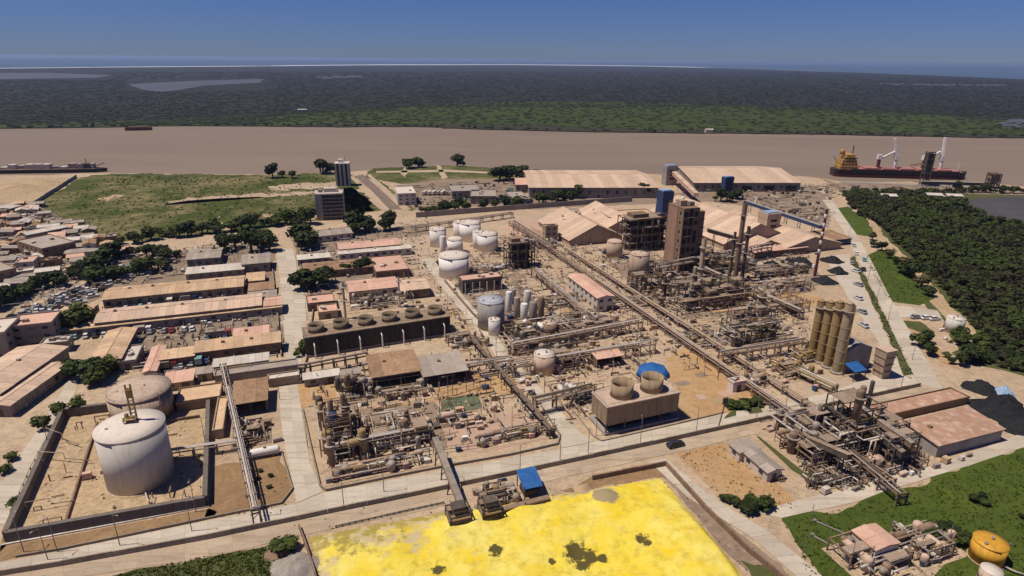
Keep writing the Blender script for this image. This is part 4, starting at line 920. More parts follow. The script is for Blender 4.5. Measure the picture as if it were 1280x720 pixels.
# ---------------- trees on the left
tree_row([(-20,392),(40,368),(100,344),(150,322)],34,5.5,'dense dark tree in the diagonal row left of the car lot','tree row left of the car lot',spread=2.2,sq=.8)
tree_row([(140,306),(200,300),(262,292),(330,284),(395,278)],34,5.2,'dark tree along the near edge of the grass field','trees along the near edge of the grass field',('leaf_dark','leaf_mid'),spread=3)
tree_row([(120,354),(160,344),(200,336)],14,5,'bushy green tree between the car lot and the orange workshop','trees between the car lot and the orange workshop',('leaf_mid','leaf_dark'),spread=2.5)
tree_row([(165,322),(200,318),(225,326)],9,5,'tree beside the grey roofed stores','trees beside the grey roofed stores',spread=3)
tree_row([(275,322),(290,312),(320,308),(338,318)],9,6,'large round crowned tree at the head of the service road','large trees at the head of the service road',spread=3)
tree_row([(372,312),(384,306),(396,312)],5,6.5,'large tree right of the head of the service road','large trees right of the service road head',spread=2)
tree_row([(375,362),(395,357),(412,358)],8,5.5,'dark tree beside the pink roofed offices','trees beside the pink roofed offices',spread=2)
tree_row([(425,344),(470,338)],8,3.6,'low hedge tree behind the pink roofed offices','hedge behind the pink roofed offices',spread=1)
tree_row([(430,292),(448,288),(466,290),(490,286)],8,6.5,'large tree near the grey office block','large trees near the grey office block',spread=3)
tree_row([(98,470),(120,472),(145,465),(110,482),(140,478)],10,4.6,'leafy tree in the clump behind the rusty tank','tree clump behind the rusty tank',('leaf_mid','leaf_dark'),spread=1)
tree_row([(85,418),(112,412)],4,6,'round tree in front of the tan roof','round trees in front of the tan roof',('leaf_mid',),spread=1)
for k,(x,y,s) in enumerate(((77,520,3.2),(100,515,3.4),(56,536,3))):
    g=G(x,y); tree(g.x,g.y,s/6.4*2,'round clipped tree at the dike corner, '+('middle','right','left')[k]+' of three','clipped trees at the dike corner','leaf_mid',sq=.9)
tree_row([(525,268),(590,262),(640,258),(690,252),(730,246)],40,5,'dark tree in the belt behind the white tanks','tree belt behind the white tanks',spread=2.2)
tree_row([(630,226),(670,222)],9,9,'dark tree left of the riverside warehouse','trees left of the riverside warehouse',spread=4)
tree_row([(345,222),(365,222)],3,6,'lone dark bush on the river bank','bushes on the river bank',spread=3)
tree_row([(400,216),(420,216)],4,7,'dark tree beside the pale tower block','trees beside the pale tower block',spread=3)
tree_row([(505,211),(535,209)],7,6,'dark tree on the bank above the lorry yard','trees on the bank above the lorry yard',spread=3)
tree_row([(570,208),(580,208)],3,7,'round dark tree at the water edge','round trees at the water edge',spread=2)
tree_row([(775,246),(790,244),(815,246)],7,5,'tree in front of the riverside warehouse','trees in front of the riverside warehouse',spread=3)
tree_row([(895,252),(920,250)],6,5,'green tree behind the salmon store roofs','trees behind the salmon store roofs',spread=3)
# ---------------- buildings near the river
tower_block('dark fronted office block standing in the grass field',(399,243),(430,243),(390,239),23,7,'wall_grey','roof_white',snap=False) if False else None
def office():
    # pale left end and darkened glazed front put sun and shade into the colours
    A=G(396,276); ang=R(14); L=20; D=14; h=hup(A,244)
    t=thing('office_block','dark fronted office block standing beside the grass field','building',A,ang)
    pbox(t,'end_wall','wall_white',.4,D/2,0,.8,D,h+1); pbox(t,'end_wall','wall_grey',L-.4,D/2,0,.8,D,h+1); pbox(t,'stair_tower','tank_grey',3,.8,0,4,1.6,h+.5)
    pbox(t,'core','dark_open',L/2,D/2+.6,0,L-1.7,D-1.4,h-.2)
    n=7
    for k in range(n+1): pbox(t,'floor_slab','tank_grey',L/2+1.5,D/2,k*h/n-.2 if k else 0,L-4.5,D,.45)
    for k in range(n):
        for i in range(4): pbox(t,'window','glass',7+i*3.4,.45,k*h/n+1.0,2.6,.3,h/n*.5)
    pbox(t,'roof_slab','roof_white',L/2,D/2,h+.3,L-1,D-1,.4); pbox(t,'roof_unit','roof_white',L*.55,D*.6,h+.7,9,6,2.6); pbox(t,'roof_unit','wall_grey',L*.2,D*.5,h+.7,3,3,2)
office()
def slim_tower():
    A=G(420,233); h=hup(A,206); t=thing('tower_block','pale slim tower block beside the river road','building',A,R(8)); L=13;D=11
    pbox(t,'core','wall_grey',L/2,D/2,0,L-1,D-1,h)
    for k,x in enumerate((1,4.7,8.3,12)): pbox(t,'pier','wall_white',x,.4,0,1.5,1.2,h+.6)
    for k in range(11):
        pbox(t,'floor_band','wall_white',L/2,D/2,k*h/11,L-.3,D-.3,.7)
        for x in (2.9,6.5,10.2): pbox(t,'window','glass',x,.2,k*h/11+1.2,1.6,.8,1.3)
    pbox(t,'parapet','wall_white',L/2,D/2,h,L,D,1.2); pbox(t,'lift_house','tank_white',L*.4,D*.5,h+1.2,4,4,3); pbar(t,'antenna','pole_grey',(L*.7,D*.5,h+1),(L*.7,D*.5,h+7),.25)
slim_tower()
bld('wide salmon roofed riverside warehouse',(662,234.5),(823,234.5),(684,213),9,'gable','roof_salmon','wall_grey',rise=4,snap=False,pw=6,win=True,over=1)
bld('salmon roofed annex at the left end of the riverside warehouse',(645,231),(663,231),(650,226),7,'shed','roof_pink','wall_grey',snap=False,pw=3.5)
dock=bld('long salmon roofed shed beside the dock',(868,228.5),(1001,228.5),(858,208),8,'gable','roof_salmon','wall_grey',rise=6,snap=False,pw=6,over=1)
for k in range(4):
    pbox(dock,'bay_door','dark_open',28+k*20,-.06,.02,9,.6,5)
bld('low grey office row in the lorry yard',(588,246),(620,246),(590,238),6,'flat','roof_grey','wall_grey',snap=False,floors=2)
bld('dark roofed office beside the low grey row',(565,240),(600,239),(568,232),6,'flat','steel_grey','wall_grey',snap=False)
bld('white port building at the end of the river road',(497,243),(520,242),(498,234),9,'flat','roof_white','wall_white',snap=False,floors=3)
bld('flat grey shed left of the warehouse',(643,250),(664,249),(645,240),6,'flat','roof_grey','wall_grey',snap=False)
bld('small square brown tower between warehouse and store roofs',(711,268),(726,268),(713,262),10,'flat','roof_grey','brick_tan',floors=3,snap=False)
bld('long low brown building behind the store roofs',(762,273),(822,270),(766,264),8,'flat','roof_tan','wall_brown',snap=False)
bld('low house row behind the pink offices',(396,296),(440,291),(398,289),4,'gable','roof_grey','wall_white',snap=False)
for k in range(7): 
    p=G(532+k*5.5,243); truck(p.x,p.y,R(80)+rnd.uniform(-.1,.1),rnd.choice(['car_white','car_blue']),rnd.choice(['wall_white','steel_grey']),'lorry parked in the row at the lorry yard','lorries in the lorry yard row',11)
for k in range(14):
    p=G(rnd.uniform(515,640),rnd.uniform(236,258)); car(p.x,p.y,rnd.uniform(0,3),rnd.choice(paints),'car parked in the lorry yard','cars in the lorry yard',s=1.3)
for k in range(8):
    p=G(rnd.uniform(378,392),rnd.uniform(292,304)); car(p.x,p.y,rnd.uniform(0,3),rnd.choice(paints[:4]),'car at the head of the service road','cars at the head of the service road',s=1.1)
# ---------------- pink offices above the fan bank
bld('pink roofed office right above the fan bank',(437,365),(500,360),(435,352),4.5,'gable','roof_pink','wall_white',rise=1.2)
bld('salmon roofed office joined to its right',(502,364),(536,359),(501,351),4.5,'gable','roof_salmon','wall_brown',rise=1.2)
bld('long pale pink roof near the white tanks',(424,312),(500,305),(424,304),5,'gable','roof_pink','wall_grey',rise=1.4)
bld('pale store below the long pale pink roof',(424,318),(515,311),(424,314),4,'shed','roof_white','wall_white',rise=.3)
bld('brown patched roof store beside the service road trees',(380,341),(466,331),(378,330),4,'gable','roof_rust','wall_brown',rise=1)
bld('pink flat roofed store beside the brown patched one',(470,341),(511,336),(470,322),4,'flat','roof_pink','wall_brown')
bld('small pink patched store below the trees',(384,381),(418,377),(384,371),3.5,'flat','roof_pink','wall_brown')
bld('small white store at the head of the tank road',(372,325),(412,321),(374,320),3.5,'shed','roof_white','wall_grey',rise=.4)
bld('pale store between the pink office and the fans',(398,392),(422,389),(398,383),3,'flat','roof_pink','wall_beige')

for k in range(9):
    p=G(24+k*6.2,510-k*6.0); cm=rnd.choice(['car_black','car_grey','car_white','car_silver','car_red']); car(p.x,p.y,R(20)+rnd.uniform(-.2,.2),cm,'%s car parked along the narrow salmon shed'%cm[4:],'%s cars along the narrow salmon shed'%cm[4:],s=1.1)
for k,(x,y) in enumerate(((6,592),(14,575),(20,632))):
    g=G(x,y); tree(g.x,g.y,.7,'small green bush at the left edge below the alley, '+('middle','top','bottom')[k]+' of three','bushes at the left edge','leaf_mid',sq=.7,name='bush')
panel_fence('thin post fence between the alley and the dike',[(74,528),(40,592),(6,672)],2.2,4,'steel_rust')
# ================================================================ COOLING TOWERS
FANP=[(.5,0),(.475,.35),(.495,1),(.46,1),(.44,.35),(.43,.12)]
def fan_bank(label,p0,p1,depth,h,nf,fd,fh,wm,dm,planks,free=True,pillars=False,stackm=None,xs=None,ang=None,openlow=.22,D0=.5):
    A=G(*p0);B=G(*p1);d=B-A; a=ang if ang is not None else math.atan2(d.y,d.x); L=d.length; D=depth
    t=thing('cooling_tower',label,'cooling tower',A,a)
    pbox(t,'basin','wall_grey',L/2,D/2,0,L+1,D+1,.9); pbox(t,'fill_pack','dark_open',L/2,D/2,.9,L-3.4,D-3.4,h-1.3)
    for (x,y,rot,n,ln) in ((0,0,0,planks,L),(L,0,1.5708,max(3,int(planks*D/L)),D),(0,0,1.5708,max(3,int(planks*D/L)),D)):
        for i in range(n):
            s=ln/n; px,py=(x+(i+.5)*s,0) if rot==0 else (x,(i+.5)*s)
            pbox(t,'plank',wm,px,py,h*openlow,s*.93 if rot==0 else .22,.22 if rot==0 else s*.93,h*(1-openlow)-.3+rnd.uniform(-.05,.05))
    for i in range(nf*2+1): pbox(t,'post','steel_dark' if not pillars else wm,i*L/(nf*2),-.02,.9,.35,.35,h*openlow)
    pbox(t,'deck',dm,L/2,D/2,h-.3,L+.6,D+.6,.35)
    for (x,y,sx,sy) in ((L/2,-.2,L,.1),(L/2,D+.2,L,.1),(-.2,D/2,.1,D),(L+.2,D/2,.1,D)): pbox(t,'handrail','steel_grey',x,y,h+1.0,sx,sy,.1)
    for i in range(nf):
        x=xs[i]*L if xs else (i+.5)*L/nf
        s=node('fan_stack',U_prof('fan_stack',FANP,stackm or wm,28),t,(x,D*D0,h+.04),0,(fd,fd,fh))
        node('fan_hub',U_cyl('steel_dark',10),s,(0,0,.14),0,(.14,.14,.2))
        for k in range(6):
            q=6.283*k/6; node('fan_blade',U_box('steel_dark'),s,(.2*math.cos(q),.2*math.sin(q),.24),q,(.36,.07,.05))
    if pillars:
        for i in range(nf+1): pcyl(t,'riser_pipe','tank_white',(i+.35)*L/(nf+.7),-2.2,0,.55,h*.62,8); 
        for i in range(nf+1): pbar(t,'riser_bend','tank_white',((i+.35)*L/(nf+.7),-2.2,h*.62),((i+.35)*L/(nf+.7),-.1,h*.7),.45,True)
    return t,L
fan_bank('long dark cooling tower bank with six fan stacks',(384,447),(563,418),10.5,8.5,6,6.4,2.8,'cool_dark','cool_deck',46,pillars=True,stackm='cool_wood',openlow=.1)
fan_bank('tan plank cooling tower with two big fan stacks beside the plant road',(757,544),(844,522.5),9.6,10,2,7.4,4.6,'cool_tan','tank_rustroof',34,stackm='cool_tan',xs=(.30,.72),ang=R(21.5),D0=.52,openlow=.33)
t=thing('tarp_cover','bright blue tarpaulin dome on posts behind the tan cooling tower','tarpaulin',G(814,487),UA)
hh=7.5
for k in range(8):
    q=6.283*k/8; pcyl(t,'post','steel_dark',5*math.cos(q),5*math.sin(q),0,.3,hh,6)
node('tarpaulin',U_prof('tarp_dome',[(.53,-.14),(.5,.02),(.40,.15),(.34,.17),(.2,.21),(.03,.22)],'tarp_blue',7),t,(0,0,hh-.2),.2,(11.5,11.5,9))
pcyl(t,'inner_tank','steel_dark',0,0,0,8.5,6,16)
# ================================================================ STORAGE TANKS IN THE PLANT
WG='white storage tanks'
tank('large white tank standing nearest in the white tank group',568,350,38,319,group=None,n=40)
tank('white tank at the left rear of the white tank group',548,310,21,286,n=28)
tank('tall white tank at the right of the group',609.5,316,26,292,n=28)
tank('white tank at the back of the group',588,303,27,278,n=28)
tank('white tank half hidden behind the back tank on its left',575,300,16,277,n=24)
tank('white tank half hidden behind the right tank',598,312,14,289,n=24)
tank('short domed white tank in the middle of the group',569,318,20,299,kind='dome',n=28)
tank('slim white silo beside the domed tank',554,320,8,296,kind='dome',stair=False,n=16,rail=False,name='silo')
tank('grey tank with a bluish flat roof beside the middle road',614,415,34,375,'tank_grey','tank_blueroof','flat',n=40)
tank('small bright white tank in front of the grey tank',618,421,15,399,stair=False,n=20,rail=False)
tank('pale pink tank at the head of the pipe bridge',680,471,27,442,'tank_pink','tank_roofwhite','flat',n=32)
tank('beige tank with a conical top below the brown tower',797,349,25,317,'tank_beige','tank_pink','cone',n=32)
tank('pink beige tank left of the black steel structure',767,325,20,302,'tank_beige','tank_pink','dome',n=28)
tank('small white tank by the forest road',1190,418,25,397,'tank_cream','tank_roofwhite','flat',n=32)
tank('bright ochre yellow tank at the lower right on the lawn',1228,709,47,677,'tank_yellow','tank_yellow','cone',n=40,rail=False)
tank('small pale tank in front of the yellow tank',1232,735,30,712,'tank_pink','tank_roofwhite','flat',n=24,stair=False)
tank('small brown tank within the lower right steelwork',1090,588,22,571,'steel_rust','tank_pink','flat',stair=False,n=24,rail=False)
tank('dark brown tank right of the silo cluster',687,421,18,403,'steel_rust','tank_rustroof','flat',stair=False,n=24,rail=False)
for k,(x,yb,wp,yt,m,l) in enumerate(((636,392,8,365,'tank_white','leftmost slim'),(646,400,8,372,'vessel_grey','second slim'),(655,404,9,380,'tank_white','third slim'),(666,405,10,378,'vessel_grey','stout grey'),(659,388,9,364,'tank_cream','rear cream'),(676,398,8,372,'steel_rust','rusty rear'),(641,382,7,362,'vessel_grey','rear grey'))):
    tank(l+' silo in the cluster right of the grey tank',x,yb,wp,yt,m,m,'dome',stair=False,n=16,rail=False,name='silo')
# ================================================================ BUILDINGS INSIDE THE PLANT
def dark_frame(label,p0,p1,depth,ytop,seed,lv=3,ms='steel_dark',infill='dark_open',roofm='roof_grey',fill=.7):
    r=random.Random(seed); A=G(*p0);B=G(*p1);L=(B-A).dot(U); h=hup(A,ytop); t=thing('steel_structure',label,'steel structure',A,UA)
    frame(t,0,0,L,depth,h,lv,r,ms,rail=True,skip=.1,wd=.45)
    for l in range(lv):
        if fill>0: pbox(t,'cladding',infill,L/2,depth*.55,h*l/lv+.3,L*fill,depth*.7,h/lv-.9)
        for k in range(3): vvessel(t,r,r.uniform(.1,.9)*L,r.uniform(.05,.5)*depth,h*l/lv+.2,r.uniform(1,2),h/lv*.7,r.choice(['vessel_grey','steel_rust','steel_grey']))
    if roofm: pbox(t,'roof_deck','deck_grate',L*.4,depth*.5,h,L*.7,depth*.8,.25); pbox(t,'roof_house','steel_rust',L*.3,depth*.5,h+.25,L*.35,depth*.5,2.2); pbox(t,'roof_unit','steel_grey',L*.75,depth*.4,h+.1,2.5,2.5,1.6)
    for k in range(6): rpipe(t,r,L,depth*.3,h)
    return t
bld('long dark fronted pump house below the large white tank',(578,352),(628,347),(577,345),6.5,'flat','roof_pink','steel_dark',win=True,winmat='dark_open')
for k in range(6): p=G(582+k*9,368.5-k*.9); pcyl(thing('column','pale pipe column in front of the dark pump house','pipe',p,0,'pale columns before the dark pump house'),'riser','pipe_silver',0,0,0,.5,6,8)
dark_frame('black steel boiler structure behind the silo cluster',(637,338),(667,334),10,306,31)
dark_frame('large black steel structure left of the brown tower',(786,316),(834,308),16,276,32,4)
def brown_tower():
    A=G(847,341); h=hup(A,261); L=9.5;D=15; t=thing('prilling_tower','tall brown concrete process tower in the middle of the plant','tower',A,UA)
    pbox(t,'shaft','wall_brown',L/2,D/2,0,L,D,h); lv=7; rr=random.Random(8)
    pbox(t,'sunlit_tint_panel','brick_tan',-.12,D*.62,h*.1,.3,D*.55,h*.88)  # tan panel paints the sunlit look of the left face onto the brown shaft
    for k in range(lv+1): pbox(t,'floor_band','wall_brown',L/2,D/2,k*h/lv-.2 if k else 0,L+.3,D+.3,.3)
    for i in range(4): pbox(t,'pilaster','wall_brown',L*i/3,-.1,0,.6,.4,h)
    for k in range(lv):
        for i in range(3):
            if rr.random()<.72: pbox(t,'opening','dark_open',L*(1/6+i/3),-.03,k*h/lv+rr.uniform(.4,1.2),rr.uniform(1.6,2.8),.3,h/lv*rr.uniform(.45,.9))
        pbox(t,'window','dark_open',-.05,D*.18,k*h/lv+1.5,.3,1.2,1.6)
        if rr.random()<.6: pbox(t,'balcony','steel_dark',L*rr.uniform(.2,.8),-.9,k*h/lv+.2,rr.uniform(2,5),1.6,.2)
    e=pbox(t,'side_bay','wall_brown',L+2.6,D*.5,0,5,D*.8,h*.93)
    for k in range(lv): pbox(t,'deck_plate','steel_dark',L+2.6,D*.5,k*h/lv*.93+.2,5.8,D*.8+.8,.25)
    pbox(t,'roof_house','wall_beige',3,D*.5,h+.2,4,5,3); pbox(t,'roof_unit','steel_grey',8,D*.4,h+.2,3,3,2); node('roof_duct',U_cyl('tank_white',10),t,(6,D*.7,h+.2),0,(1.6,1.6,4))
    for s in ((0,0),(L,0),(L,D),(0,D)): pbar(t,'handrail','steel_grey',(s[0],s[1],h+1.2),(s[0] if s[0]!=0 else L,s[1],h+1.2) if s[0]==0 else (s[0],D if s[1]==0 else 0,h+1.2),.12)
brown_tower()
def clad_tower(label,p,wd,ytop,m,d=8):
    A=G(*p); h=hup(A,ytop); t=thing('clad_tower',label,'tower',A,UA); n=5
    for k in range(n): pbox(t,'cladding_band',m,wd/2,d/2,k*h/n,wd-(.3 if k%2 else 0),d-(.3 if k%2 else 0),h/n-.05)
    pbox(t,'roof_hatch','tarp_pale',wd/2,d/2,h,wd*.8,d*.7,.7)
    for k in range(3): pbox(t,'window','dark_open',wd*.5,-.05,h*(.3+.2*k),wd*.4,.25,1.5)
clad_tower('blue clad elevator tower behind the brown tower',(825,288),8.5,240,'clad_blue')
clad_tower('dark blue clad hopper in front of the dock shed',(905,243),9,222,'clad_blue',6)
clad_tower('grey conveyor head tower beside the riverside warehouse',(832,232),12,208,'tank_grey',8)
clad_tower('small tan elevator tower on the store roofs',(955,302),11,268,'tank_beige',9)
bld('brown and grey four storey control building beside the store roofs',(682,284),(703,286),(686,281),10,'flat','roof_rust','wall_beige',floors=3)
def store(label,p0,p1,p2,h,rise,rm='roof_salmon'): return bld(label,p0,p1,p2,h,'gable_v',rm,'tank_beige',rise=rise,pw=6,over=.8,win=False)
store('steep salmon roofed product store nearest the control building',(712,301),(770,291),(679,276),3.5,9)
store('steep salmon roofed product store left of the black structure',(756,287),(806,279),(727,266),3.5,8)
store('tall salmon roofed store right of the brown tower',(905,305),(985,296),(848,262),4,11)
store('wide salmon roofed store below the conveyor gallery',(978,312),(1040,300),(926,272),3.5,6)
bld('low pink roofed lean-to in front of the wide store',(944,316),(1010,309),(944,308),4,'shed','roof_pink','wall_brown',rise=1)
bld('small brown gabled store with a dark end wall',(944,310),(978,306),(940,298),4,'gable_v','roof_salmon','steel_rust',rise=4,win=False)
bld('brown hut with a blue tarpaulin side at the plant corner',(1025,302),(1062,297),(1026,290),4,'shed','roof_rust','clad_blue',rise=1)
bld('long white walled building with a pale pink roof beside the main pipe rack',(747,373),(767,370),(704,346),7,'gable_v','roof_pink','wall_white',rise=1.0,pw=5,floors=2)
bld('red roofed open shed beside the pink tank yard',(747,449),(779,445),(745,440),4,'shed','roof_pink','wall_brown',openfront=True,rise=.8)
bld('pink roofed hut on the ochre soil yard',(917,480),(941,483),(926,472),3.5,'flat','roof_pink','wall_white')
bld('brown rusty roofed open shed in front of the fan bank',(466,472),(526,463),(456,449),5,'shed','roof_rust','wall_brown',openfront=True,rise=1.2,pw=4)
bld('pale grey roofed open shed beside the rusty one',(530,471),(585,464),(522,449),4.6,'shed','roof_grey','wall_brown',openfront=True,rise=.8,pw=4)
bld('small white roofed switch house by the walkway frames',(380,475),(424,468),(377,469),3,'shed','roof_white','wall_grey',rise=.4)
bld('small grey switch house right of the white one',(424,470),(450,465),(424,465),2.6,'shed','roof_grey','wall_grey',rise=.4)
bld('grey arched filter house behind the blue awning',(1059,440),(1094,436),(1050,422),8.5,'gable_v','tank_grey','tank_grey',rise=2.6,win=False,over=.1)
t=thing('awning','blue awning on posts in front of the filter house','awning',G(1066,478),UA)
for x in (.3,5.7):
    for y in (.3,4.7): pbox(t,'post','steel_dark',x,y,0,.25,.25,4-.15*y)
v_=[(0,0,3.9),(6,0,3.9),(6,5,5.2),(0,5,5.2),(0,0,4.1),(6,0,4.1),(6,5,5.4),(0,5,5.4)]; node('awning_sheet',mesh('awning_sheet',v_,[(3,2,1,0),(4,5,6,7),(0,1,5,4),(1,2,6,5),(2,3,7,6),(3,0,4,7)],'tarp_blue'),t)
def bin_tower():
    A=G(1101,475); h=hup(A,441); t=thing('hopper_bin','tan tapered hopper bin beside the filter house','bin',A,UA)
    L=5;D=5; v=[(0.7,.5,0),(L-.7,.5,0),(L-.7,D-.5,0),(.7,D-.5,0),(0,0,h),(L,0,h),(L,D,h),(0,D,h)]
    node('bin_body',mesh('bin_body',v,[(3,2,1,0),(4,5,6,7),(0,1,5,4),(1,2,6,5),(2,3,7,6),(3,0,4,7)],'tank_beige'),t); pbox(t,'bin_lid','tank_pink',L/2,D/2,h,L+.4,D+.4,.3)
    for k in range(1,4): pbox(t,'stiffener','steel_rust',L/2,D/2,h*k/4,L-.3+.15*k,D-.3+.15*k,.2)
bin_tower()
for k,(bx,by,tx,ty,m) in enumerate(((1014,447,1029,377,'stack_gold'),(1024,453,1038,378,'stack_gold'),(1034,459,1048,378,'stack_gold'),(1045,466,1059,380,'stack_grey'))):
    A=G(bx,by); h=hup(A,ty); t=thing('absorber_stack',('leftmost','second','third','rightmost, greyest')[k]+' of the four tall ochre stacks','stack',A)
    node('plinth',U_cyl('wall_grey',16),t,(0,0,0),0,(4.4,4.4,1)); node('shell',U_cyl(m,20),t,(0,0,1),0,(3.2,3.2,h-1)); 
    for q in range(1,6): node('flange',U_cyl(m,20),t,(0,0,h*q/6),0,(3.4,3.4,.2))
    node('cap',U_prof('cap',[(.5,0),(.3,.3),(.15,.4)],m,16),t,(0,0,h),0,(3.2,3.2,2)); node('platform_ring',U_cyl('steel_grey',16),t,(0,0,h*.9),0,(4.6,4.6,.2)); pbar(t,'ladder','yellow_paint',(1.2,-1.5,1),(1.2,-1.5,h),.5,hgt=.15)
def chimney(label,p,ytop,d,m,taper=.75,bands=0,m2=None,guy=False,name='chimney'):
    A=G(*p); h=hup(A,ytop); t=thing(name,label,'chimney',A); 
    node('flue',U_prof('flue%.2f'%taper,[(.5,0),(.5*taper,.35),(.5*taper,1),(.4*taper,1),(.4*taper,.9)],m,14),t,(0,0,0),0,(d,d,h))
    for k in range(bands): node('band',U_cyl(m2,14),t,(0,0,h*(.35+.65*k/bands)),0,(d*taper+.12,d*taper+.12,h*.65/bands*.5))
    for k in (() if bands else (.5,.85)): node('platform_ring',U_cyl('steel_grey',14),t,(0,0,h*k),0,(d*taper+1.8,d*taper+1.8,.2))
    pbar(t,'ladder','steel_grey',(d*.45,-d*.3,0),(d*.45*taper,-d*.3,h),.35,hgt=.1)
chimney('tall brown chimney right of the brown tower',(918,352),254,2.6,'steel_rust',.85)
chimney('thinner dark chimney just right of the tall brown one',(927,348),283,2.0,'steel_dark',.8)
chimney('dark slim stack left of the tall brown chimney',(911,350),290,1.6,'steel_dark',.8)
chimney('pinkish stack below the brown tower',(872,372),298,3.0,'tank_beige',.7)
chimney('thin red and white banded flare mast at the plant corner',(1018,345),262,1.5,'hull_red',.8,5,'crane_white')
chimney('short rusty stack beside the ochre yard',(949,396),366,3.4,'steel_rust',.9)
chimney('thin pole stack in front of the long pump house',(432,398),352,1.2,'pipe_silver',.9)
chimney('thin pole stack behind the fan bank on the right',(500,384),346,.9,'pipe_silver',.9)
# ================================================================ PROCESS UNITS
RU=('steel_rust','steel_dark'); 
unit('process unit behind the left half of the fan bank',(432,392),(520,378),10,6,41,2,2,6,12,2,8,ms=('steel_grey','steel_dark'),vm=('tank_white','vessel_grey','vessel_grey'))
unit('ochre and rust reactor unit beside the service road',(404,590),(466,578),26,13,42,3,4,10,20,3,10,vm=('vessel_ochre','steel_dark','steel_rust','steel_rust','vessel_ochre'),cols=2)
t=thing('blue_vessel','dark blue vessel on top of the ochre reactor unit','vessel',G(420,560),UA); frame(t,-1.5,-1.5,3,3,9,3,random.Random(2),'steel_rust'); node('shell',U_prof('vessel2.0',VESSEL(2.0),'clad_blue',16),t,(0,0,7.2),0,(2.6,2.6,2.6))
unit('dark exchanger rows at the back of the reactor yard',(425,505),(470,497),12,7,43,2,2,4,10,4,6,ms=('steel_dark',),vm=('steel_dark','vessel_grey','steel_rust'))
unit('pipe maze right of the reactor unit',(468,575),(545,560),20,6,44,2,3,8,22,4,10,ms=('steel_rust','steel_pink'),vm=('vessel_grey','tank_beige','steel_rust'))
unit('low pipework along the plant road below the reactors',(410,606),(545,584),6,2.5,45,1,1,5,16,3,10)
unit('pale concrete basins and pumps in the green pool yard',(528,545),(640,524),16,2.2,46,1,0,3,10,1,10,ms=('steel_pink',),vm=('tank_pink','vessel_grey'),pad=None)
unit('pipe stubs in the soil behind the green pool',(456,510),(545,494),10,3,47,1,1,4,10,2,8,ms=('steel_rust',),vm=('tank_beige','vessel_grey'))
unit('small skid row by the road corner below the pipe bridge',(600,562),(690,548),7,2.5,48,1,1,4,12,2,8)
unit('compressor unit below the silo cluster',(632,432),(720,420),16,5,49,2,3,8,20,3,12,ms=RU,vm=('vessel_grey','steel_rust','tank_white'))
unit('pink and rust pipe field left of the main rack',(690,428),(790,412),18,4,50,1,3,8,24,3,14,ms=('steel_pink','steel_rust'),vm=('tank_pink','vessel_grey','steel_rust'))
unit('equipment yard around the pink tank',(700,470),(745,462),16,5,51,2,2,6,16,2,10,vm=('vessel_grey','tank_beige'))
unit('exchanger skid left of the tan cooling tower',(712,510),(748,502),14,3.5,52,1,1,4,14,3,10,ms=('steel_grey',),vm=('vessel_grey','tank_cream'))
unit('pump row under the cross pipe rack',(640,448),(742,432),8,4,53,1,2,5,16,2,10)
unit('filter unit around the white walled building',(660,392),(735,378),14,4,54,1,2,6,16,2,14,ms=('steel_pink','steel_grey'),vm=('tank_white','vessel_grey','tank_pink'))
unit('drier unit between the beige tank and the brown tower',(800,375),(862,362),20,9,55,3,3,8,18,3,10,ms=('steel_dark','steel_rust'))
unit('dense rust brown unit at the foot of the tall chimney',(838,395),(950,372),22,11,56,3,5,12,28,4,14,ms=RU,cols=4,vm=('steel_rust','vessel_grey','tank_beige','steel_dark'))
unit('unit behind the tall chimney below the salmon stores',(880,348),(960,336),20,9,57,3,3,8,18,3,10,ms=RU,cols=2)
unit('black vessel group in the unit left of the ochre stacks',(918,440),(1000,428),20,11,58,3,4,10,22,4,10,ms=('steel_dark','steel_rust'),vm=('steel_dark','steel_rust','vessel_grey'))
unit('pipe yard behind the black vessel group',(955,398),(1010,388),14,5,59,2,2,6,14,3,8)
unit('ochre manifold in front of the four stacks',(985,478),(1048,485),10,4,60,2,2,3,14,3,8,ms=('vessel_ochre','steel_rust'),vm=('vessel_ochre','stack_gold'))
unit('yellow railed valve deck at the foot of the four stacks',(1000,458),(1052,470),8,4,61,1,2,3,12,2,6,ms=('yellow_paint','vessel_ochre'),vm=('stack_gold','vessel_grey'))
unit('scaffold yard left of the red and white mast',(950,352),(1012,343),16,5,62,2,2,5,14,2,10)
unit('rusty conveyor and crusher unit at the lower right',(1008,590),(1100,570),24,9,63,3,5,10,26,4,14,ms=RU,vm=('steel_rust','vessel_grey','steel_dark'))
unit('tall black furnace structure beside the patched sheds',(1080,598),(1150,578),22,15,64,4,4,8,24,3,12,ms=('steel_dark',),vm=('steel_dark','vessel_grey','steel_rust'),cols=2)
unit('pump island beside the pink hut on the ochre yard',(948,486),(975,492),8,3.5,65,1,1,3,10,1,6)
unit('pipe group between white tanks and store roofs',(640,318),(700,306),18,5,66,2,2,6,14,2,10,ms=('steel_pink','steel_rust'))
unit('pump row in front of the white tanks',(590,342),(632,334),8,3,67,1,1,4,10,2,8,ms=('steel_grey',),vm=('tank_white','vessel_grey'))
unit('pipework below the brown tower',(800,352),(842,345),10,6,68,2,2,4,10,2,6,ms=RU)
unit('grey filter unit below the middle road tank',(560,440),(612,432),12,4,69,1,2,5,14,2,10)
unit('machinery on the lower right lawn edge',(1150,712),(1215,700),10,4,70,1,2,6,14,3,10,ms=('steel_grey','steel_rust'),vm=('tank_pink','vessel_grey','steel_rust'))
unit('loading machinery at the bottom edge by the lawn',(1085,735),(1160,722),12,4,71,1,2,5,12,2,10,vm=('tank_yellow','vessel_grey','tank_pink','steel_rust','tank_pink'))
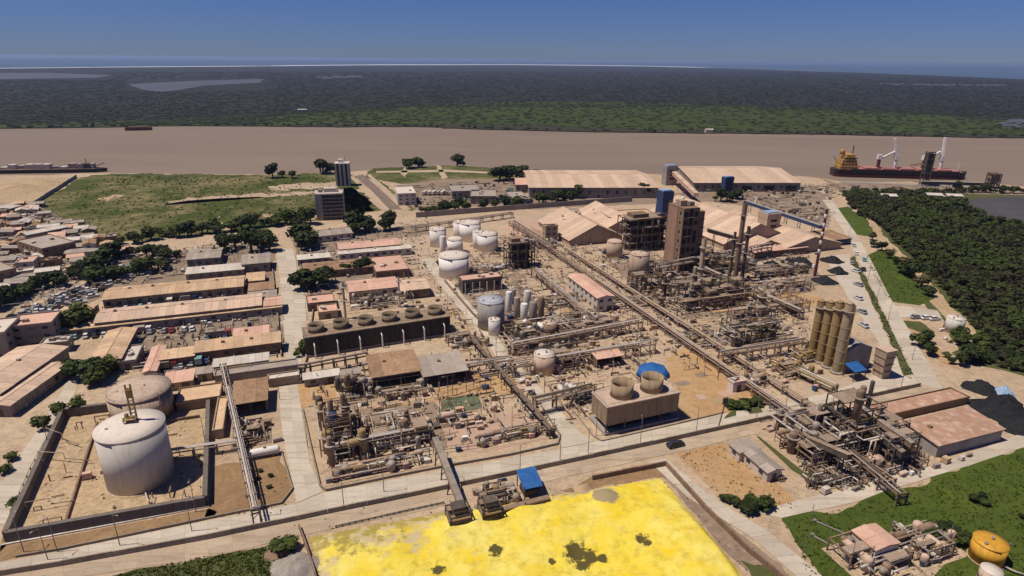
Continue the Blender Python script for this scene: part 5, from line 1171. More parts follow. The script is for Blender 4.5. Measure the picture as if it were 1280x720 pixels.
# ================================================================ PIPE RACKS
rack('main pipe rack running diagonally through the plant, left track',(688,316),(1112,612),2.8,3.4,8,9,81,'steel_pink',('dusty_pipe','dusty_pipe','steel_pink','pipe_silver'))
rack('main pipe rack running diagonally through the plant, right track',(708,316),(1030,525),2.2,3.0,7,9,82,'steel_pink',('dusty_pipe','steel_pink','dusty_pipe'))
rack('upper end of the main pipe rack by the product store',(640,285),(690,318),4.5,5,8,8,83,'steel_pink')
rack('cross pipe rack in front of the silo cluster',(640,443),(800,412),3.0,5,8,7,84,'steel_pink',('steel_pink','pipe_silver','steel_rust'))
rack('second cross pipe rack behind the pink tank',(640,470),(815,440),3.5,5,8,7,85,'steel_pink')
rack('dark pipe rack along the left of the middle road',(584,424),(690,548),1.5,3.4,6,6,86,'steel_dark',('steel_rust','steel_dark','steel_grey'))
rack('brown pipe bridge across the middle road',(668,518),(740,500),2.6,6,6,8,87,'steel_rust')
rack('portal frame walkway between switch houses and fan bank',(374,470),(460,453),3,4.2,5,4,88,'steel_dark')
rack('long pipe track behind the open sheds',(440,490),(640,458),3,4,7,8,89,'steel_pink')
rack('pipe rack left of the white walled building',(668,345),(742,410),3.5,4.5,8,7,90,'steel_pink')
rack('rusty rack in front of the black vessel group',(900,455),(1005,438),3,5,7,7,91,'steel_rust')
rack('pipe rack from the brown tower to the ochre stacks',(880,345),(1000,400),3,5,7,8,92,'steel_rust')
rack('silver pipe track through the reactor yard',(420,572),(540,548),2.4,4.5,5,7,93,'steel_grey',('pipe_silver','tank_cream'))
rack('rack over the yard below the salmon stores',(820,350),(960,322),3,9,6,9,94,'steel_dark')
rack('ochre pipe track in front of the four stacks',(965,456),(1042,492),3.5,3,8,6,95,'vessel_ochre',('vessel_ochre','steel_grey','pipe_silver'))
rack('pipe rack behind the white tanks',(520,290),(640,272),3,4,6,9,96,'steel_grey')
rack('pipe track at the lower right crossing the lawn road',(1040,560),(1125,632),3,4,7,7,97,'steel_rust')
def gallery(label,p0,z0,p1,z1,wd,ht,m,rm,leg='steel_dark',legs=5,name='conveyor_gallery'):
    A=G(*p0,z0);B=G(*p1,z1); d=B-A; L=d.length; q=Vector((d.x,d.y,0)); a=math.atan2(d.y,d.x); t=thing(name,label,'conveyor',(A.x,A.y,0),a); LL=q.length
    n=max(3,round(L/6))
    for k in range(n):
        x0=LL*k/n;x1=LL*(k+1)/n; e0=z0+(z1-z0)*k/n; e1=z0+(z1-z0)*(k+1)/n
        v=[(x0+.04,-wd/2,e0),(x1-.04,-wd/2,e1),(x1-.04,wd/2,e1),(x0+.04,wd/2,e0)]; v+=[(x,y,z+ht) for x,y,z in v]
        f=[(3,2,1,0),(4,5,6,7),(0,1,5,4),(1,2,6,5),(2,3,7,6),(3,0,4,7)]; node('gallery_panel',mesh('gallery_panel',v,f,m),t)
        vr=[(x,y*1.15,z+.04) for x,y,z in v[4:]]; vr+=[(x,y,z+.15) for x,y,z in vr]; node('roof_panel',mesh('roof_panel',vr,f,rm),t)
    for k in range(legs):
        f_=(k+.5)/legs; x=LL*f_; z=z0+(z1-z0)*f_
        for s in (-1,1): pbar(t,'leg',leg,(x,s*wd*.7,0),(x,s*wd*.4,z),.3)
        pbar(t,'brace',leg,(x,-wd*.65,z*.3),(x,wd*.5,z*.7),.18)
    return t
gallery('long blue roofed conveyor gallery above the salmon stores',(931,254),9,(1026,286),9,2.2,2.2,'clad_blue','tank_grey',legs=6)
gallery('grey inclined conveyor gallery crossing the outer road to the sulfur pad',(544,552),6,(577,636),3,1.5,1.5,'steel_rust','steel_grey',legs=4)
gallery('tan conveyor gallery rising to the dock',(842,218),10,(870,246),6,4,3,'roof_pink','roof_salmon',legs=4)
gallery('brown conveyor gallery from the brown tower to the black structure',(884,290),14,(920,300),9,2.4,2.2,'steel_rust','roof_grey',legs=2)
gallery('long thin belt gallery along the dock to the ship loader',(1150,230),8,(1235,232),5,3,2.5,'steel_rust','roof_grey',legs=6)

gallery('long dark inclined conveyor through the lower right steelwork',(1064,520),9,(1128,572),5,1.8,1.8,'steel_dark','steel_grey',legs=4)
gallery('second dark conveyor beside the long inclined one',(1072,512),11,(1140,560),8,1.6,1.6,'steel_rust','steel_grey',legs=4)
gallery('dark conveyor at the left of the lower right steelwork',(1010,552),4,(1062,575),8,1.6,1.6,'steel_dark','deck_grate',legs=3)
unit('open ground pipework between the main rack and the drier unit',(770,392),(845,378),14,3,101,1,1,4,16,2,10,ms=('steel_pink','steel_rust'),pad=None)
unit('low pipework on the yard left of the four stacks',(860,440),(915,428),14,3,102,1,1,3,14,2,10,pad=None)
unit('white equipment row below the white walled building',(690,412),(750,398),10,3.5,103,1,1,5,14,2,10,vm=('tank_white','vessel_grey','tank_pink'),pad=None)
unit('scattered vessels right of the tall chimney',(955,372),(1020,362),14,4,104,1,1,4,12,2,8,pad=None)
unit('pump station beside the middle road above the pipe bridge',(600,480),(650,470),10,3,105,1,1,4,12,1,8,pad=None)
# ================================================================ SULFUR PAD
def sulfur():
    poly=[G(*p) for p in [(384,672),(555,640),(700,618),(826,597),(905,690),(925,716),(985,790),(420,800)]]
    x0=min(p.x for p in poly)-1;x1=max(p.x for p in poly)+1;y0=min(p.y for p in poly)-1;y1=max(p.y for p in poly)+1
    st=.55; nx=int((x1-x0)/st); ny=int((y1-y0)/st)
    dark=[(720,692,2.4,2.4),(738,698,1.8,1.4),(752,699,1.6,1.0),(728,708,1.6,1.0),(801,677,1.2,1.0),(808,682,1.0,.9),(620,689,1.6,1.3),(548,713,1.5,.9),(690,705,.9,.6)]
    grey=[(757,624,3.2,2.2)]
    dw=[(G(a,b),rx,ry) for a,b,rx,ry in dark]; gw=[(G(a,b),rx,ry) for a,b,rx,ry in grey]
    mounds=[(860,655,11,1.1),(800,640,10,.8),(900,690,9,1.2),(840,690,12,1.0),(760,660,8,.7),(650,640,5,1.2),(600,650,4,1.4),(700,680,7,.8),(560,665,5,.9),(480,690,8,.8),(430,680,6,1.0),(757,624,4,1.4),(640,720,8,.5),(880,730,12,1.2),(700,650,6,.9)]
    mw=[(G(a,b),s,h) for a,b,s,h in mounds]
    def edge(p):
        m=1e9
        for i in range(len(poly)):
            a,b=poly[i],poly[(i+1)%len(poly)]; d=b-a; t=max(0,min(1,(p-a).dot(d)/d.length_squared)); m=min(m,(a+d*t-p).length)
        return m
    idx={};v=[];cols=[]
    for j in range(ny+1):
        for i in range(nx+1):
            p=Vector((x0+i*st,y0+j*st,0))
            if not in_poly(p.x,p.y,poly): continue
            e=edge(p); ef=min(1,e/2.2); z=.15
            for c,s,h in mw: z+=h*math.exp(-((p.x-c.x)**2+(p.y-c.y)**2)/(2*(s*.6)**2))
            z+=.22*mnoise.fractal(p*.12,1,2,4)+.10*mnoise.fractal(p*.5+Vector((9,2,0)),1,2,3)+.05*mnoise.ridged_multi_fractal(p*.35,1,2,3,1,2)
            d=0
            for c,rx,ry in dw:
                q=((p.x-c.x)/rx)**2+((p.y-c.y)/(ry*1.5))**2
                d=max(d,math.exp(-q*.7))
            g=0
            for c,rx,ry in gw: g=max(g,math.exp(-((((p.x-c.x)/rx)**2+((p.y-c.y)/(ry*1.5))**2)**2)*.5))
            z-=.5*d
            # pale dusty belt along the rear and left edges, cleaner towards the right
            px=P((p.x,p.y,0)); dirt=max(0,1-e/3.5)*(.6 if px[0]<800 else .12)+max(0,min(.85,(620-px[0])/220)*max(.25,min(1,(722-px[1])/40)))+.25*max(0,min(1,(665-px[1])/25))*max(0,min(1,(790-px[0])/60))+.08
            z=max(.12,z)*ef+.11
            idx[(i,j)]=len(v); v.append((p.x,p.y,z)); cols.append((d,min(1,dirt),g,1))
    f=[]
    for (i,j),a in idx.items():
        q=[idx.get((i+1,j)),idx.get((i+1,j+1)),idx.get((i,j+1))]
        if None not in q: f.append((a,*q))
    me=mesh('sulfur_pile',v,f,'sulfur',True); ca=me.color_attributes.new('stain','FLOAT_COLOR','POINT')
    flat=[c for q in cols for c in q]; ca.data.foreach_set('color',flat)
    tag(node('sulfur_pile',me),'bright yellow sulfur heap spread over the open storage pad','sulfur',kind='stuff')
    sheet('sulfur_pad',[(382,671),(555,638),(700,616),(828,596),(907,690),(928,716),(990,792),(415,802)],.07,'sandy',.5,3)
sulfur()
def hopper_house(label,p,L,D,h,seed,conv=True):
    r=random.Random(seed); t=thing('sulfur_hopper',label,'hopper',G(*p),UA)
    frame(t,0,0,L,D,h,2,r,'steel_dark','steel_rust'); v=[(0,0,h*.6),(L,0,h*.6),(L,D,h*.6),(0,D,h*.6),(L*.3,D*.3,h*.1),(L*.7,D*.3,h*.1),(L*.7,D*.7,h*.1),(L*.3,D*.7,h*.1)]
    node('hopper',mesh('hopper',v,[(4,5,6,7)[::-1],(0,1,5,4)[::-1],(1,2,6,5)[::-1],(2,3,7,6)[::-1],(3,0,4,7)[::-1],(0,1,2,3)],'steel_rust'),t)
    pbox(t,'machine_block','steel_dark',L*.5,D*.5,h,L*.6,D*.6,1.4); 
    for k in range(4): rpipe(t,r,L,D,h,'steel_rust')
    if conv: pbar(t,'belt','steel_rust',(L,D*.4,h*.4),(L+14,D*.4+1,1.2),1.6,hgt=.5); pbar(t,'belt_leg','steel_dark',(L+7,D*.4,0),(L+7,D*.4,2),.3); pbar(t,'belt_leg','steel_dark',(L+12,D*.4,0),(L+12,D*.4,1.2),.3)
hopper_house('dark sulfur hopper at the foot of the inclined gallery',(563,662),5.5,5,3.6,1,False)
hopper_house('brown sulfur hopper with a conveyor belt to the right',(604,655),5,4.5,4,2)
unit('rusty machinery deck behind the sulfur hoppers',(600,640),(655,630),7,4,3,2,2,3,10,2,8,ms=RU,vm=('steel_rust','steel_grey'),pad='pinkslab')
t=thing('awning','bright blue tarpaulin roof on posts beside the sulfur pad','awning',G(655,626),UA)
for x in (.3,5.2):
    for y in (.3,6.2): pbox(t,'post','steel_dark',x,y,0,.25,.25,4.1-.1*y)
v_=[(0,0,3.4),(5.5,0,3.4),(5.5,6.5,5.0),(0,6.5,5.0),(0,0,3.6),(5.5,0,3.6),(5.5,6.5,5.2),(0,6.5,5.2)]; node('awning_sheet',mesh('awning_sheet',v_,[(3,2,1,0),(4,5,6,7),(0,1,5,4),(1,2,6,5),(2,3,7,6),(3,0,4,7)],'tarp_blue'),t)
pbox(t,'stored_load','steel_dark',2.6,3,0,4,4,2)
# small spoil mounds by the pad
def mound(label,p,r,h,m,seed,name='spoil_heap',cat='heap',group=None):
    c=G(*p); v=[(0,0,h)];f=[];rg=7;sg=18;q=random.Random(seed)
    for k in range(1,rg+1):
        for i in range(sg):
            a=6.283*i/sg; rr=r*k/rg*(1+.32*mnoise.noise(Vector((math.cos(a)*1.5+seed,math.sin(a)*1.5,k*.3)))); zz=h*(math.cos(math.pi*k/rg)+1)/2*q.uniform(.72,1.2) if k<rg else -.1
            v.append((rr*math.cos(a),rr*math.sin(a),zz))
    for i in range(sg):
        f.append((0,1+i,1+(i+1)%sg))
        for k in range(rg-1): f.append((1+k*sg+i,1+(k+1)*sg+i,1+(k+1)*sg+(i+1)%sg,1+k*sg+(i+1)%sg))
    o=node(name,mesh(name,v,f,m,True),None,c); return tag(o,label,cat,group)
mound('grey gravel heap at the lower left of the sulfur pad',(368,712),6.5,2.4,'wall_grey',3)
mound('brown rubble heap beside the grey gravel heap',(346,690),3.5,1.2,'wall_brown',4)
mound('pale sulfur residue mound at the rear edge of the pad',(728,612),3.0,1.1,'sandy',6)
for k,(x,y,rr,hh,l) in enumerate(((1226,486,6,3.2,'topmost'),(1240,512,8,4,'second'),(1262,520,8,4.5,'third'),(1278,535,7,4,'cut by the right edge'),(1258,505,6,3.5,'rear'))): mound('black tarpaulin covered heap beside the patched sheds, '+l,(x,y),rr,hh,'tarp_black',k+10,'covered_heap','heap')
for k,(x,y,rr,hh,l) in enumerate(((1000,330,9,4,'largest'),(1040,326,7,3,'right'),(1030,352,7,3,'nearest'),(985,328,5,2.5,'left'),(1048,340,6,3,'by the road'),(965,330,5,2,'behind the scaffold'))): mound('black covered heap below the wide store, '+l,(x,y),rr,hh,'tarp_black',k+30,'covered_heap','heap')
mound('pale blue tarpaulin heap at the forest edge',(1254,491),4,2.6,'tarp_pale',20,'covered_heap')
mound('yellow sand pile on the bank at the left edge',(20,238),26,5,'sandy',21); mound('yellow sand pile right of the first on the bank',(60,230),20,4,'sandy',22)
mound('pink product pile left of the stores',(660,292),14,4,'pinkslab',23); mound('small pink product pile left of the stores',(640,284),9,2.5,'pinkslab',24)
# ================================================================ LOWER RIGHT
bld('rear pink patched roof shed at the right road',(1104,522),(1222,503),(1156,493),2.2,'flat','roof_patch','wall_brown',win=False,extras=False)
bld('front pink patched roof shed beside the black heaps',(1173,557),(1252,535),(1153,526),4.2,'shed','roof_patch','tank_grey',rise=1.2,pw=5,win=False)
bld('long white walled house with a grey roof on the ochre soil',(960,591),(978,587),(931,564),3.2,'gable_v','roof_grey','wall_white',rise=.8,pw=4)
bld('short white walled house behind the long one',(925,566),(947,560),(911,555),3.2,'gable_v','roof_grey','wall_white',rise=.7,pw=4)
bld('dark roofed hut under the main pipe rack beside the road',(1006,541),(1035,533),(994,531),3,'flat','steel_grey','wall_white')
bld('pink roofed hut at the top of the lower right steelwork',(1075,521),(1098,516),(1070,508),6,'shed','roof_pink','wall_brown',rise=.8)
bld('pink roofed shed standing on the lower right lawn',(1095,688),(1122,677),(1072,662),4.2,'gable_v','roof_pink','wall_white',rise=.5,pw=3,over=.3)
sheet('lawn_pad',[(1070,700),(1120,685),(1150,690),(1180,700),(1170,730),(1090,740)],.09,'path',.5,2)
rack('pale pipe track on the lawn beside the pink shed',(1120,662),(1168,705),2.2,1.6,5,4,98,'steel_grey',('pipe_silver','steel_grey'),1)
# the dark pickup on the outer road
p=G(844,558); car(p.x,p.y,R(22),'car_black','black car driving along the outer road','outer road car' and None,True,.12,'car',s=1.25)
for k,(x,y,m,l) in enumerate(((1065,330,'car_grey','grey'),(1070,318,'car_white','white'),(1079,338,'car_black','black'),(1067,308,'car_silver','silver'),(1080,326,'car_teal','teal'))):
    p=G(x,y); car(p.x,p.y,R(70),m,l+' car parked beside the gate road','cars parked beside the gate road',s=1.2)
for k,(x,y) in enumerate(((1145,398),(1158,399),(1168,400))): p=G(x,y); car(p.x,p.y,R(10),'car_white' if k else 'car_grey',('grey','white','rear white')[k]+' car beside the branch road','cars beside the branch road',s=1.2)
for k in range(5):
    p=G(1069+k*2.4+rnd.uniform(-2,2),340+k*17); car(p.x,p.y,R(110)+rnd.uniform(-.2,.2),rnd.choice(['car_silver','car_grey','car_grey']),'pale car in the line beside the four stacks','cars in the line beside the four stacks',s=1.2)
# ================================================================ SHIP AND RIVER CRAFT
def hull(t,L,B,zs,m,name,z0):
    prof=[(-.5,.62),(-.47,.85),(-.4,1),(.3,1),(.4,.82),(.46,.5),(.5,.04)]; v=[];f=[]
    for x,wd in prof:
        for z in zs: v+=[(x*L*(1+.012*z/zs[-1] if x>.4 else 1),-wd*B/2*(.86 if z==zs[0] else 1),z+z0),(x*L*(1+.012*z/zs[-1] if x>.4 else 1),wd*B/2*(.86 if z==zs[0] else 1),z+z0)]
    k=2*len(zs)
    for i in range(len(prof)-1):
        for j in range(len(zs)-1):
            a=i*k+j*2; f+=[(a,a+k,a+k+2,a+2),(a+1,a+3,a+k+3,a+k+1)]
        a=i*k+(len(zs)-1)*2; f.append((a,a+k,a+k+1,a+1))
    for i in (0,len(prof)-1):
        for j in range(len(zs)-1): a=i*k+j*2; f.append((a,a+1,a+3,a+2))
    return node(name,mesh(name,v,f,m),t)
def ship():
    A=G(1046,221.5,-1.2);B=G(1215,226,-1.2); d=B-A; L=d.length; c=(A+B)/2; t=thing('cargo_ship','long dark hulled bulk cargo ship moored at the dock','ship',(c.x,c.y+12,-1.3),math.atan2(d.y,d.x))
    hull(t,L,20,(-1,2.4),'hull_red','boot_topping',0); hull(t,L,20.2,(2.4,7.5),'hull_black','hull',0)
    pbox(t,'deck','deck_pink',2,0,7.5,L*.86,18.6,.3)
    for s in (-1,1): pbox(t,'bulwark','hull_black',2,s*9.8,7.5,L*.8,.3,1.2)
    for k in range(5): h_=pbox(t,'hatch_cover','deck_pink',-L*.22+k*L*.135,0,7.8,L*.105,13,1.8)
    x=-L*.40
    for k,(lx,ly,h) in enumerate(((18,18,3.2),(16,16,3.0),(14,15,3.0),(11,15,2.8),(8,17,2.8))): pbox(t,'superstructure','crane_ochre',x,0,7.8+sum((3.2,3.0,3.0,2.8,2.8)[:k]),lx,ly,h)
    for k in range(4):
        for i in range(5): pbox(t,'window','glass',x-6+i*3,-(9,8,7.5,7.5)[k]-.05,9.3+k*3,1.6,.2,1.1)
    node('funnel',U_cyl('crane_ochre',12),t,(x-6,0,22),0,(4.5,4.5,5)); pbar(t,'mast','steel_dark',(x+4,0,22),(x+4,0,31),.8); pbar(t,'mast','crane_ochre',(x-10,0,14),(x-14,0,20),.6)
    for k,(fx,m,jz,jx) in enumerate(((-.08,'crane_white',24,16),(.045,'crane_white',36,-5),(.255,'crane_white',24,14),(.385,'crane_white',38,-2))):
        X=L*(fx-.08); base=7.8
        pcyl(t,'crane_post','hull_red' if k%2==0 else m,X,0,base,3.4,10,12); pbox(t,'crane_house',m,X,0,base+10,4,4,4.5)
        b=MB(); 
        for s in (-.9,.9): b.bar((X,s,base+10),(X+jx,s*.4,base+jz-5),1.7)
        for q in range(6): f0=q/6; b.bar((X+jx*f0,.9-.5*f0,base+10+(jz-17)*f0),(X+jx*(f0+.16),-.9+.5*f0,base+10+(jz-17)*(f0+.16)),.35)
        b.build('crane_jib',m,t); pbar(t,'hoist_wire','steel_dark',(X+jx,0,base+jz-7),(X,0,base+14),.2)
    pbar(t,'foremast','crane_white',(L*.44,0,8),(L*.44,0,16),.6)
ship()
A=G(1152,233); t=thing('ship_loader','tall dark brown ship loader tower on the dock beside the ship','ship loader',A,R(-8)); frame(t,0,0,5.5,6,hup(A,190),5,random.Random(3),'steel_dark','steel_rust',rail=False,skip=.1,wd=.7); pbox(t,'cladding','steel_dark',2.7,3,hup(A,190)*.45,5,5.2,hup(A,190)*.5); pbar(t,'loading_boom','steel_rust',(2.7,3,22),(-3,24,16),1.4)
A=G(1236,236); t=thing('transfer_tower','small dark transfer tower at the end of the dock belt','tower',A,R(-8)); frame(t,0,0,8,8,14,3,random.Random(4),'steel_dark','steel_rust',rail=False,skip=.1,wd=.7); pbox(t,'cladding','steel_rust',4,4,6,7,7,7)
t=thing('jetty','concrete jetty deck along the ship berth','jetty',G(1050,228),R(-10)); 
for k in range(14): pbox(t,'deck_panel','wall_grey',6+k*11,2,-.4,10.8,9,.8)
for k in range(14): pcyl(t,'pile','wall_grey',6+k*11,5,-4,1.1,3.7,8)
def barge(label,p0,p1,B,h,m,cargo):
    A=G(*p0,-1.2);Bq=G(*p1,-1.2); d=Bq-A; L=d.length; c=(A+Bq)/2; t=thing('barge',label,'barge',(c.x,c.y,-1.3),math.atan2(d.y,d.x)); hull(t,L,B,(-.5,h),m,'hull',0); pbox(t,'deck','steel_rust',-L*.02,0,h,L*.9,B*.85,.25)
    if cargo:
        r=random.Random(2)
        for k in range(14): pbox(t,'deck_cargo',r.choice(['roof_white','steel_grey','steel_dark','wall_white','roof_grey']),-L*.42+k*L*.062,r.uniform(-2,2),h+.25,L*.05,B*.5,r.uniform(1.5,5))
        pbox(t,'wheelhouse','steel_dark',L*.36,0,h,L*.07,B*.6,5); pbar(t,'mast','steel_dark',(L*.36,0,h+5),(L*.36,0,h+10),.5); pbar(t,'mooring_boom','steel_dark',(L*.4,0,h+1),(L*.49,0,h+5),.7)
    else:
        pbox(t,'hatch_coaming','steel_rust',0,0,h,L*.75,B*.6,1.5); pbox(t,'wheelhouse','steel_dark',-L*.42,0,h,L*.08,B*.5,3.5)
barge('long dark barge loaded with pale cargo at the left bank',(-40,216.5),(134,214),14,3.5,'hull_black',True)
barge('small dark red barge out on the river',(157,163),(190.5,162.3),12,4.5,'hull_red',False)
for k,(x,y,l) in enumerate(((372,140,'on the dark far shore'),(882,166,'at the green far bank'))):
    A=G(x,y); bld('tiny pale hut '+l,None,None,None,5,'gable','roof_white','wall_white',loc=((A.x,A.y,0),0,12 if k else 20,7),win=False,name='hut',cat='hut')
# ================================================================ VEGETATION
r=random.Random(77)
FP=[(1052,240),(1195,241),(1205,258),(1238,276),(1290,286),(1330,290),(1330,470),(1285,468),(1205,448),(1190,420),(1205,420),(1235,440),(1225,418),(1180,365),(1140,322),(1112,296),(1096,280),(1070,268)]
fp=scatter(FP,2500,1.9,r,6)
# the nearest and largest are individual trees, the rest reads as one wood
fp.sort(key=lambda q:q[1]); front=[q for q in fp if abs(P((q[0],q[1],0))[0]-1140)<175][:70]; fs=set(front)
for x,y in front:
    lm=r.choice(['leaf_dark','leaf_dark','leaf_mid','leaf_olive']); nm={'leaf_dark':'dark green','leaf_mid':'mid green','leaf_olive':'olive brown'}[lm]; tree(x,y,r.uniform(.5,.95),'dense %s tree in the near part of the right hand wood'%nm,'near %s trees of the right hand wood'%nm,lm,0,.75)
var=[crown_data(s,3.2,2.4,100,.8,3) for s in range(5)]
for lm,k0 in (('leaf_dark',0),('leaf_olive',1),('leaf_mid',2)):
    V_=[];F_=[]
    for n_,(x,y) in enumerate(q for q in fp if q not in fs):
        qn=mnoise.noise(Vector((x*.03,y*.03,0)))+.5*math.sin(n_*12.9898+x)
        if (1 if qn>.2 else 2 if qn<-.38 else 0)!=k0: continue
        v,f=r.choice(var); s=r.choice([r.uniform(.35,.8),r.uniform(.6,1.1),r.uniform(.8,1.3)]); a=r.uniform(0,6.28); ca,sa=math.cos(a)*s,math.sin(a)*s; b0=len(V_); zz=r.uniform(1.6,3.2)*s
        V_+=[(x+px*ca-py*sa,y+px*sa+py*ca,zz+pz*s*.85) for px,py,pz in v]; F_+=[tuple(b0+i for i in q) for q in f]
    tag(node('woodland',mesh('woodland',V_,F_,lm)),('dense dark green wood covering the right hand side','olive brown crowns mixed into the right hand wood','lighter green crowns mixed into the right hand wood')[k0],'wood',kind='stuff')
tree_row([(1200,241),(1240,241),(1285,243)],16,4.5,'dark tree in the belt between dock and coal yard','tree belt between dock and coal yard',spread=2)
for k,(x,y,l) in enumerate(((1103,245,'left'),(1160,244,'middle'),(1185,245,'right'))):
    A=G(x,y,4); bld('pale hut in the wood by the dock, '+l+' of three',None,None,None,4,'gable','roof_white','wall_white',loc=((A.x,A.y,0),R(-8),12,8),name='hut',cat='hut',win=False)
tree_row([(1088,300),(1130,345),(1165,372)],10,5,'bush between the grass corner and the sandy track','bushes beside the sandy track',('leaf_dark','leaf_dry'),2)
tree_row([(1148,428),(1180,448),(1212,460)],8,3.4,'scrubby tree below the small white tank','scrubby trees below the small white tank',('leaf_dark','leaf_mid'),2)
tree_row([(1128,345),(1135,342)],2,5,'dark round bush on the grass corner','dark bushes on the grass corner',('leaf_dark',),1)
tree_row([(1155,680),(1190,672),(1210,678)],6,2.6,'dark bush behind the yellow tank machinery','bushes behind the yellow tank machinery',('leaf_dark',),1.5,.7)
tree_row([(1215,640),(1260,630),(1275,650)],5,2,'dark bush on the lower right lawn','bushes on the lower right lawn',('leaf_dark','leaf_mid'),3,.6)
tree_row([(908,626),(930,636),(958,636)],9,2.6,'low bush in the ditch below the white walled house','bushes in the ditch below the white walled house',('leaf_dark','leaf_mid'),.8,.6)
tree_row([(910,514),(935,508),(958,506)],9,2.2,'low bush on the verge of the ochre yard','bushes on the verge of the ochre yard',('leaf_mid','leaf_dark'),.8,.6)
tree_row([(355,690),(372,683)],3,3,'bush at the lower left corner of the sulfur pad','bushes at the corner of the sulfur pad',('leaf_mid',),1,.6)
tree_row([(378,438),(380,446)],3,3,'bush at the left end of the fan bank','bushes at the left end of the fan bank',('leaf_mid',),.8,.9)
tuft_stuff('weeds','rough green weeds over the lower right lawn',[(980,652),(1072,632),(1100,620),(1212,588),(1290,562),(1330,600),(1300,740),(1020,740)],3000,.3,'leaf_lawn',1)
tuft_stuff('weeds','dark scrub along the bottom left edge',[(130,722),(260,695),(345,683),(370,700),(380,740),(100,740)],2600,.28,'leaf_lawn',2)
tuft_stuff('weeds','scattered weeds over the grass field',[(45,258),(140,220),(420,219),(465,262),(300,290),(140,300)],1800,.7,'leaf_lawn',3)
tuft_stuff('weeds','green weeds in the ditch beside the gate road',[(1064,322),(1068,321),(1136,452),(1141,476),(1133,473),(1100,398)],700,.4,'leaf_dark',4)
tuft_stuff('weeds','weeds over the grass corners beside the gate road',[(1080,322),(1102,313),(1130,326),(1166,374),(1150,381),(1110,375)],900,.4,'leaf_lawn',5)
tuft_stuff('weeds','dry weeds on the ochre soil beside the white walled houses',[(848,567),(905,556),(975,608),(1000,638),(940,638),(905,625)],160,.3,'leaf_dry',6)
# far shore trees and scrub: one mass across the river
V_=[];F_=[]
def blob(x,y,s,hh):
    b0=len(V_); k=6
    for j,(zz,rr) in enumerate(((0,.8),(.5,1),(.9,.55))):
        for i in range(k): a=6.283*i/k+j*.5; q=r.uniform(.75,1.2); V_.append((x+s*rr*q*math.cos(a),y+s*rr*q*math.sin(a),zz*hh-.3))
    for j in range(2):
        for i in range(k): F_.append((b0+j*k+i,b0+j*k+(i+1)%k,b0+(j+1)*k+(i+1)%k,b0+(j+1)*k+i))
    F_.append(tuple(b0+2*k+i for i in range(k)))
for n_ in range(17000):
    yy=90+66*r.random()**1.3; xx=r.uniform(-30,1310); 
    lim=157 if xx<520 else 157+(xx-520)*.019
    green=(xx>330 and yy>134+max(0,(520-xx)*.06)+(max(0,xx-900)*.035))
    cy=next((coast[i+1][1]+(coast[i][1]-coast[i+1][1])*(xx-coast[i+1][0])/(coast[i][0]-coast[i+1][0]) for i in range(len(coast)-1) if coast[i+1][0]<=xx<=coast[i][0]),90)
    if yy<cy+3: continue
    if yy>lim or (green and r.random()>.05+.25*max(0,1-(yy-134)/8)) or (158<xx<332 and 98<yy<114) or (xx<140 and 89<yy<100) or (xx>1240 and 146<yy<162): continue
    g=G(xx,yy); s=r.uniform(2.5,6)*(1+max(0,130-yy)/16); blob(g.x,g.y,s,r.uniform(.8,2.2)*(1+max(0,130-yy)/80))
for n_ in range(160):
    xx=r.uniform(-20,1300); p=None
    for i in range(len(far)-1):
        if far[i][0]<=xx<=far[i+1][0]: f_=(xx-far[i][0])/(far[i+1][0]-far[i][0]); p=G(xx,far[i][1]+(far[i+1][1]-far[i][1])*f_-r.uniform(.4,2.2))
    blob(p.x,p.y,r.uniform(2,4.5),r.uniform(1.5,4))
FV,FF=V_,F_
V_=[];F_=[]
for n_ in range(2600):
    xx=r.uniform(150,1310); y0=134+max(0,(520-xx)*.06)+max(0,xx-900)*.035; y1=156 if xx<520 else 156+(xx-520)*.019
    yy=y0-3+(y1-y0+3)*r.random()**1.8; g=G(xx,yy); s_=r.uniform(2.5,7); blob(g.x,g.y,s_,r.uniform(.8,2.4))
tag(node('far_scrub',mesh('far_scrub',V_,F_,'leaf_farscrub')),'green scrub dotted over the far bank meadow','scrub',kind='stuff')
V_,F_=FV,FF
tag(node('far_woodland',mesh('far_woodland',V_,F_,'leaf_far')),'dark scrub and trees covering the far shore beyond the river','wood',kind='stuff')
# ================================================================ POLES AND SMALL THINGS
for grp,lst,h in (('light poles along the perimeter road',[(60,700),(150,682),(240,664),(330,645),(430,634),(480,615),(560,598),(650,590),(700,575),(735,567),(800,556),(870,541),(945,524),(1040,508),(1125,488)],9),
    ('light poles in the middle of the plant',[(620,440),(680,500),(560,500),(600,470),(765,470),(820,420),(700,400),(760,380),(560,390),(650,370),(880,470),(930,470),(980,520),(745,545),(720,430),(640,540)],9),
    ('light poles along the service road',[(345,360),(352,420),(384,400),(350,500),(385,560),(372,340)],9),
    ('light poles beside the gate road',[(1060,300),(1085,350),(1110,400),(1140,450),(1095,380),(1145,375)],10),
    ('light poles in the dike yard',[(30,690),(72,690),(62,560),(258,560),(245,640)],10),
    ('light poles near the white tanks',[(520,300),(600,262),(640,260),(510,262),(560,262)],12)):
    for q in lst: pole('slender grey light pole'+grp[11:],q,h,grp)
for k,(a,bb,l) in enumerate((((1003,696),(1008,668),'leftmost'),((1062,708),(1068,675),'second'),((1183,684),(1188,655),'right'),((1014,648),(1020,630),'rear'))):
    A=G(*a); pole('pale bare post standing on the lower right lawn, '+l,a,hup(A,bb[1]),'posts on the lawn',False,name='post',cat='post')
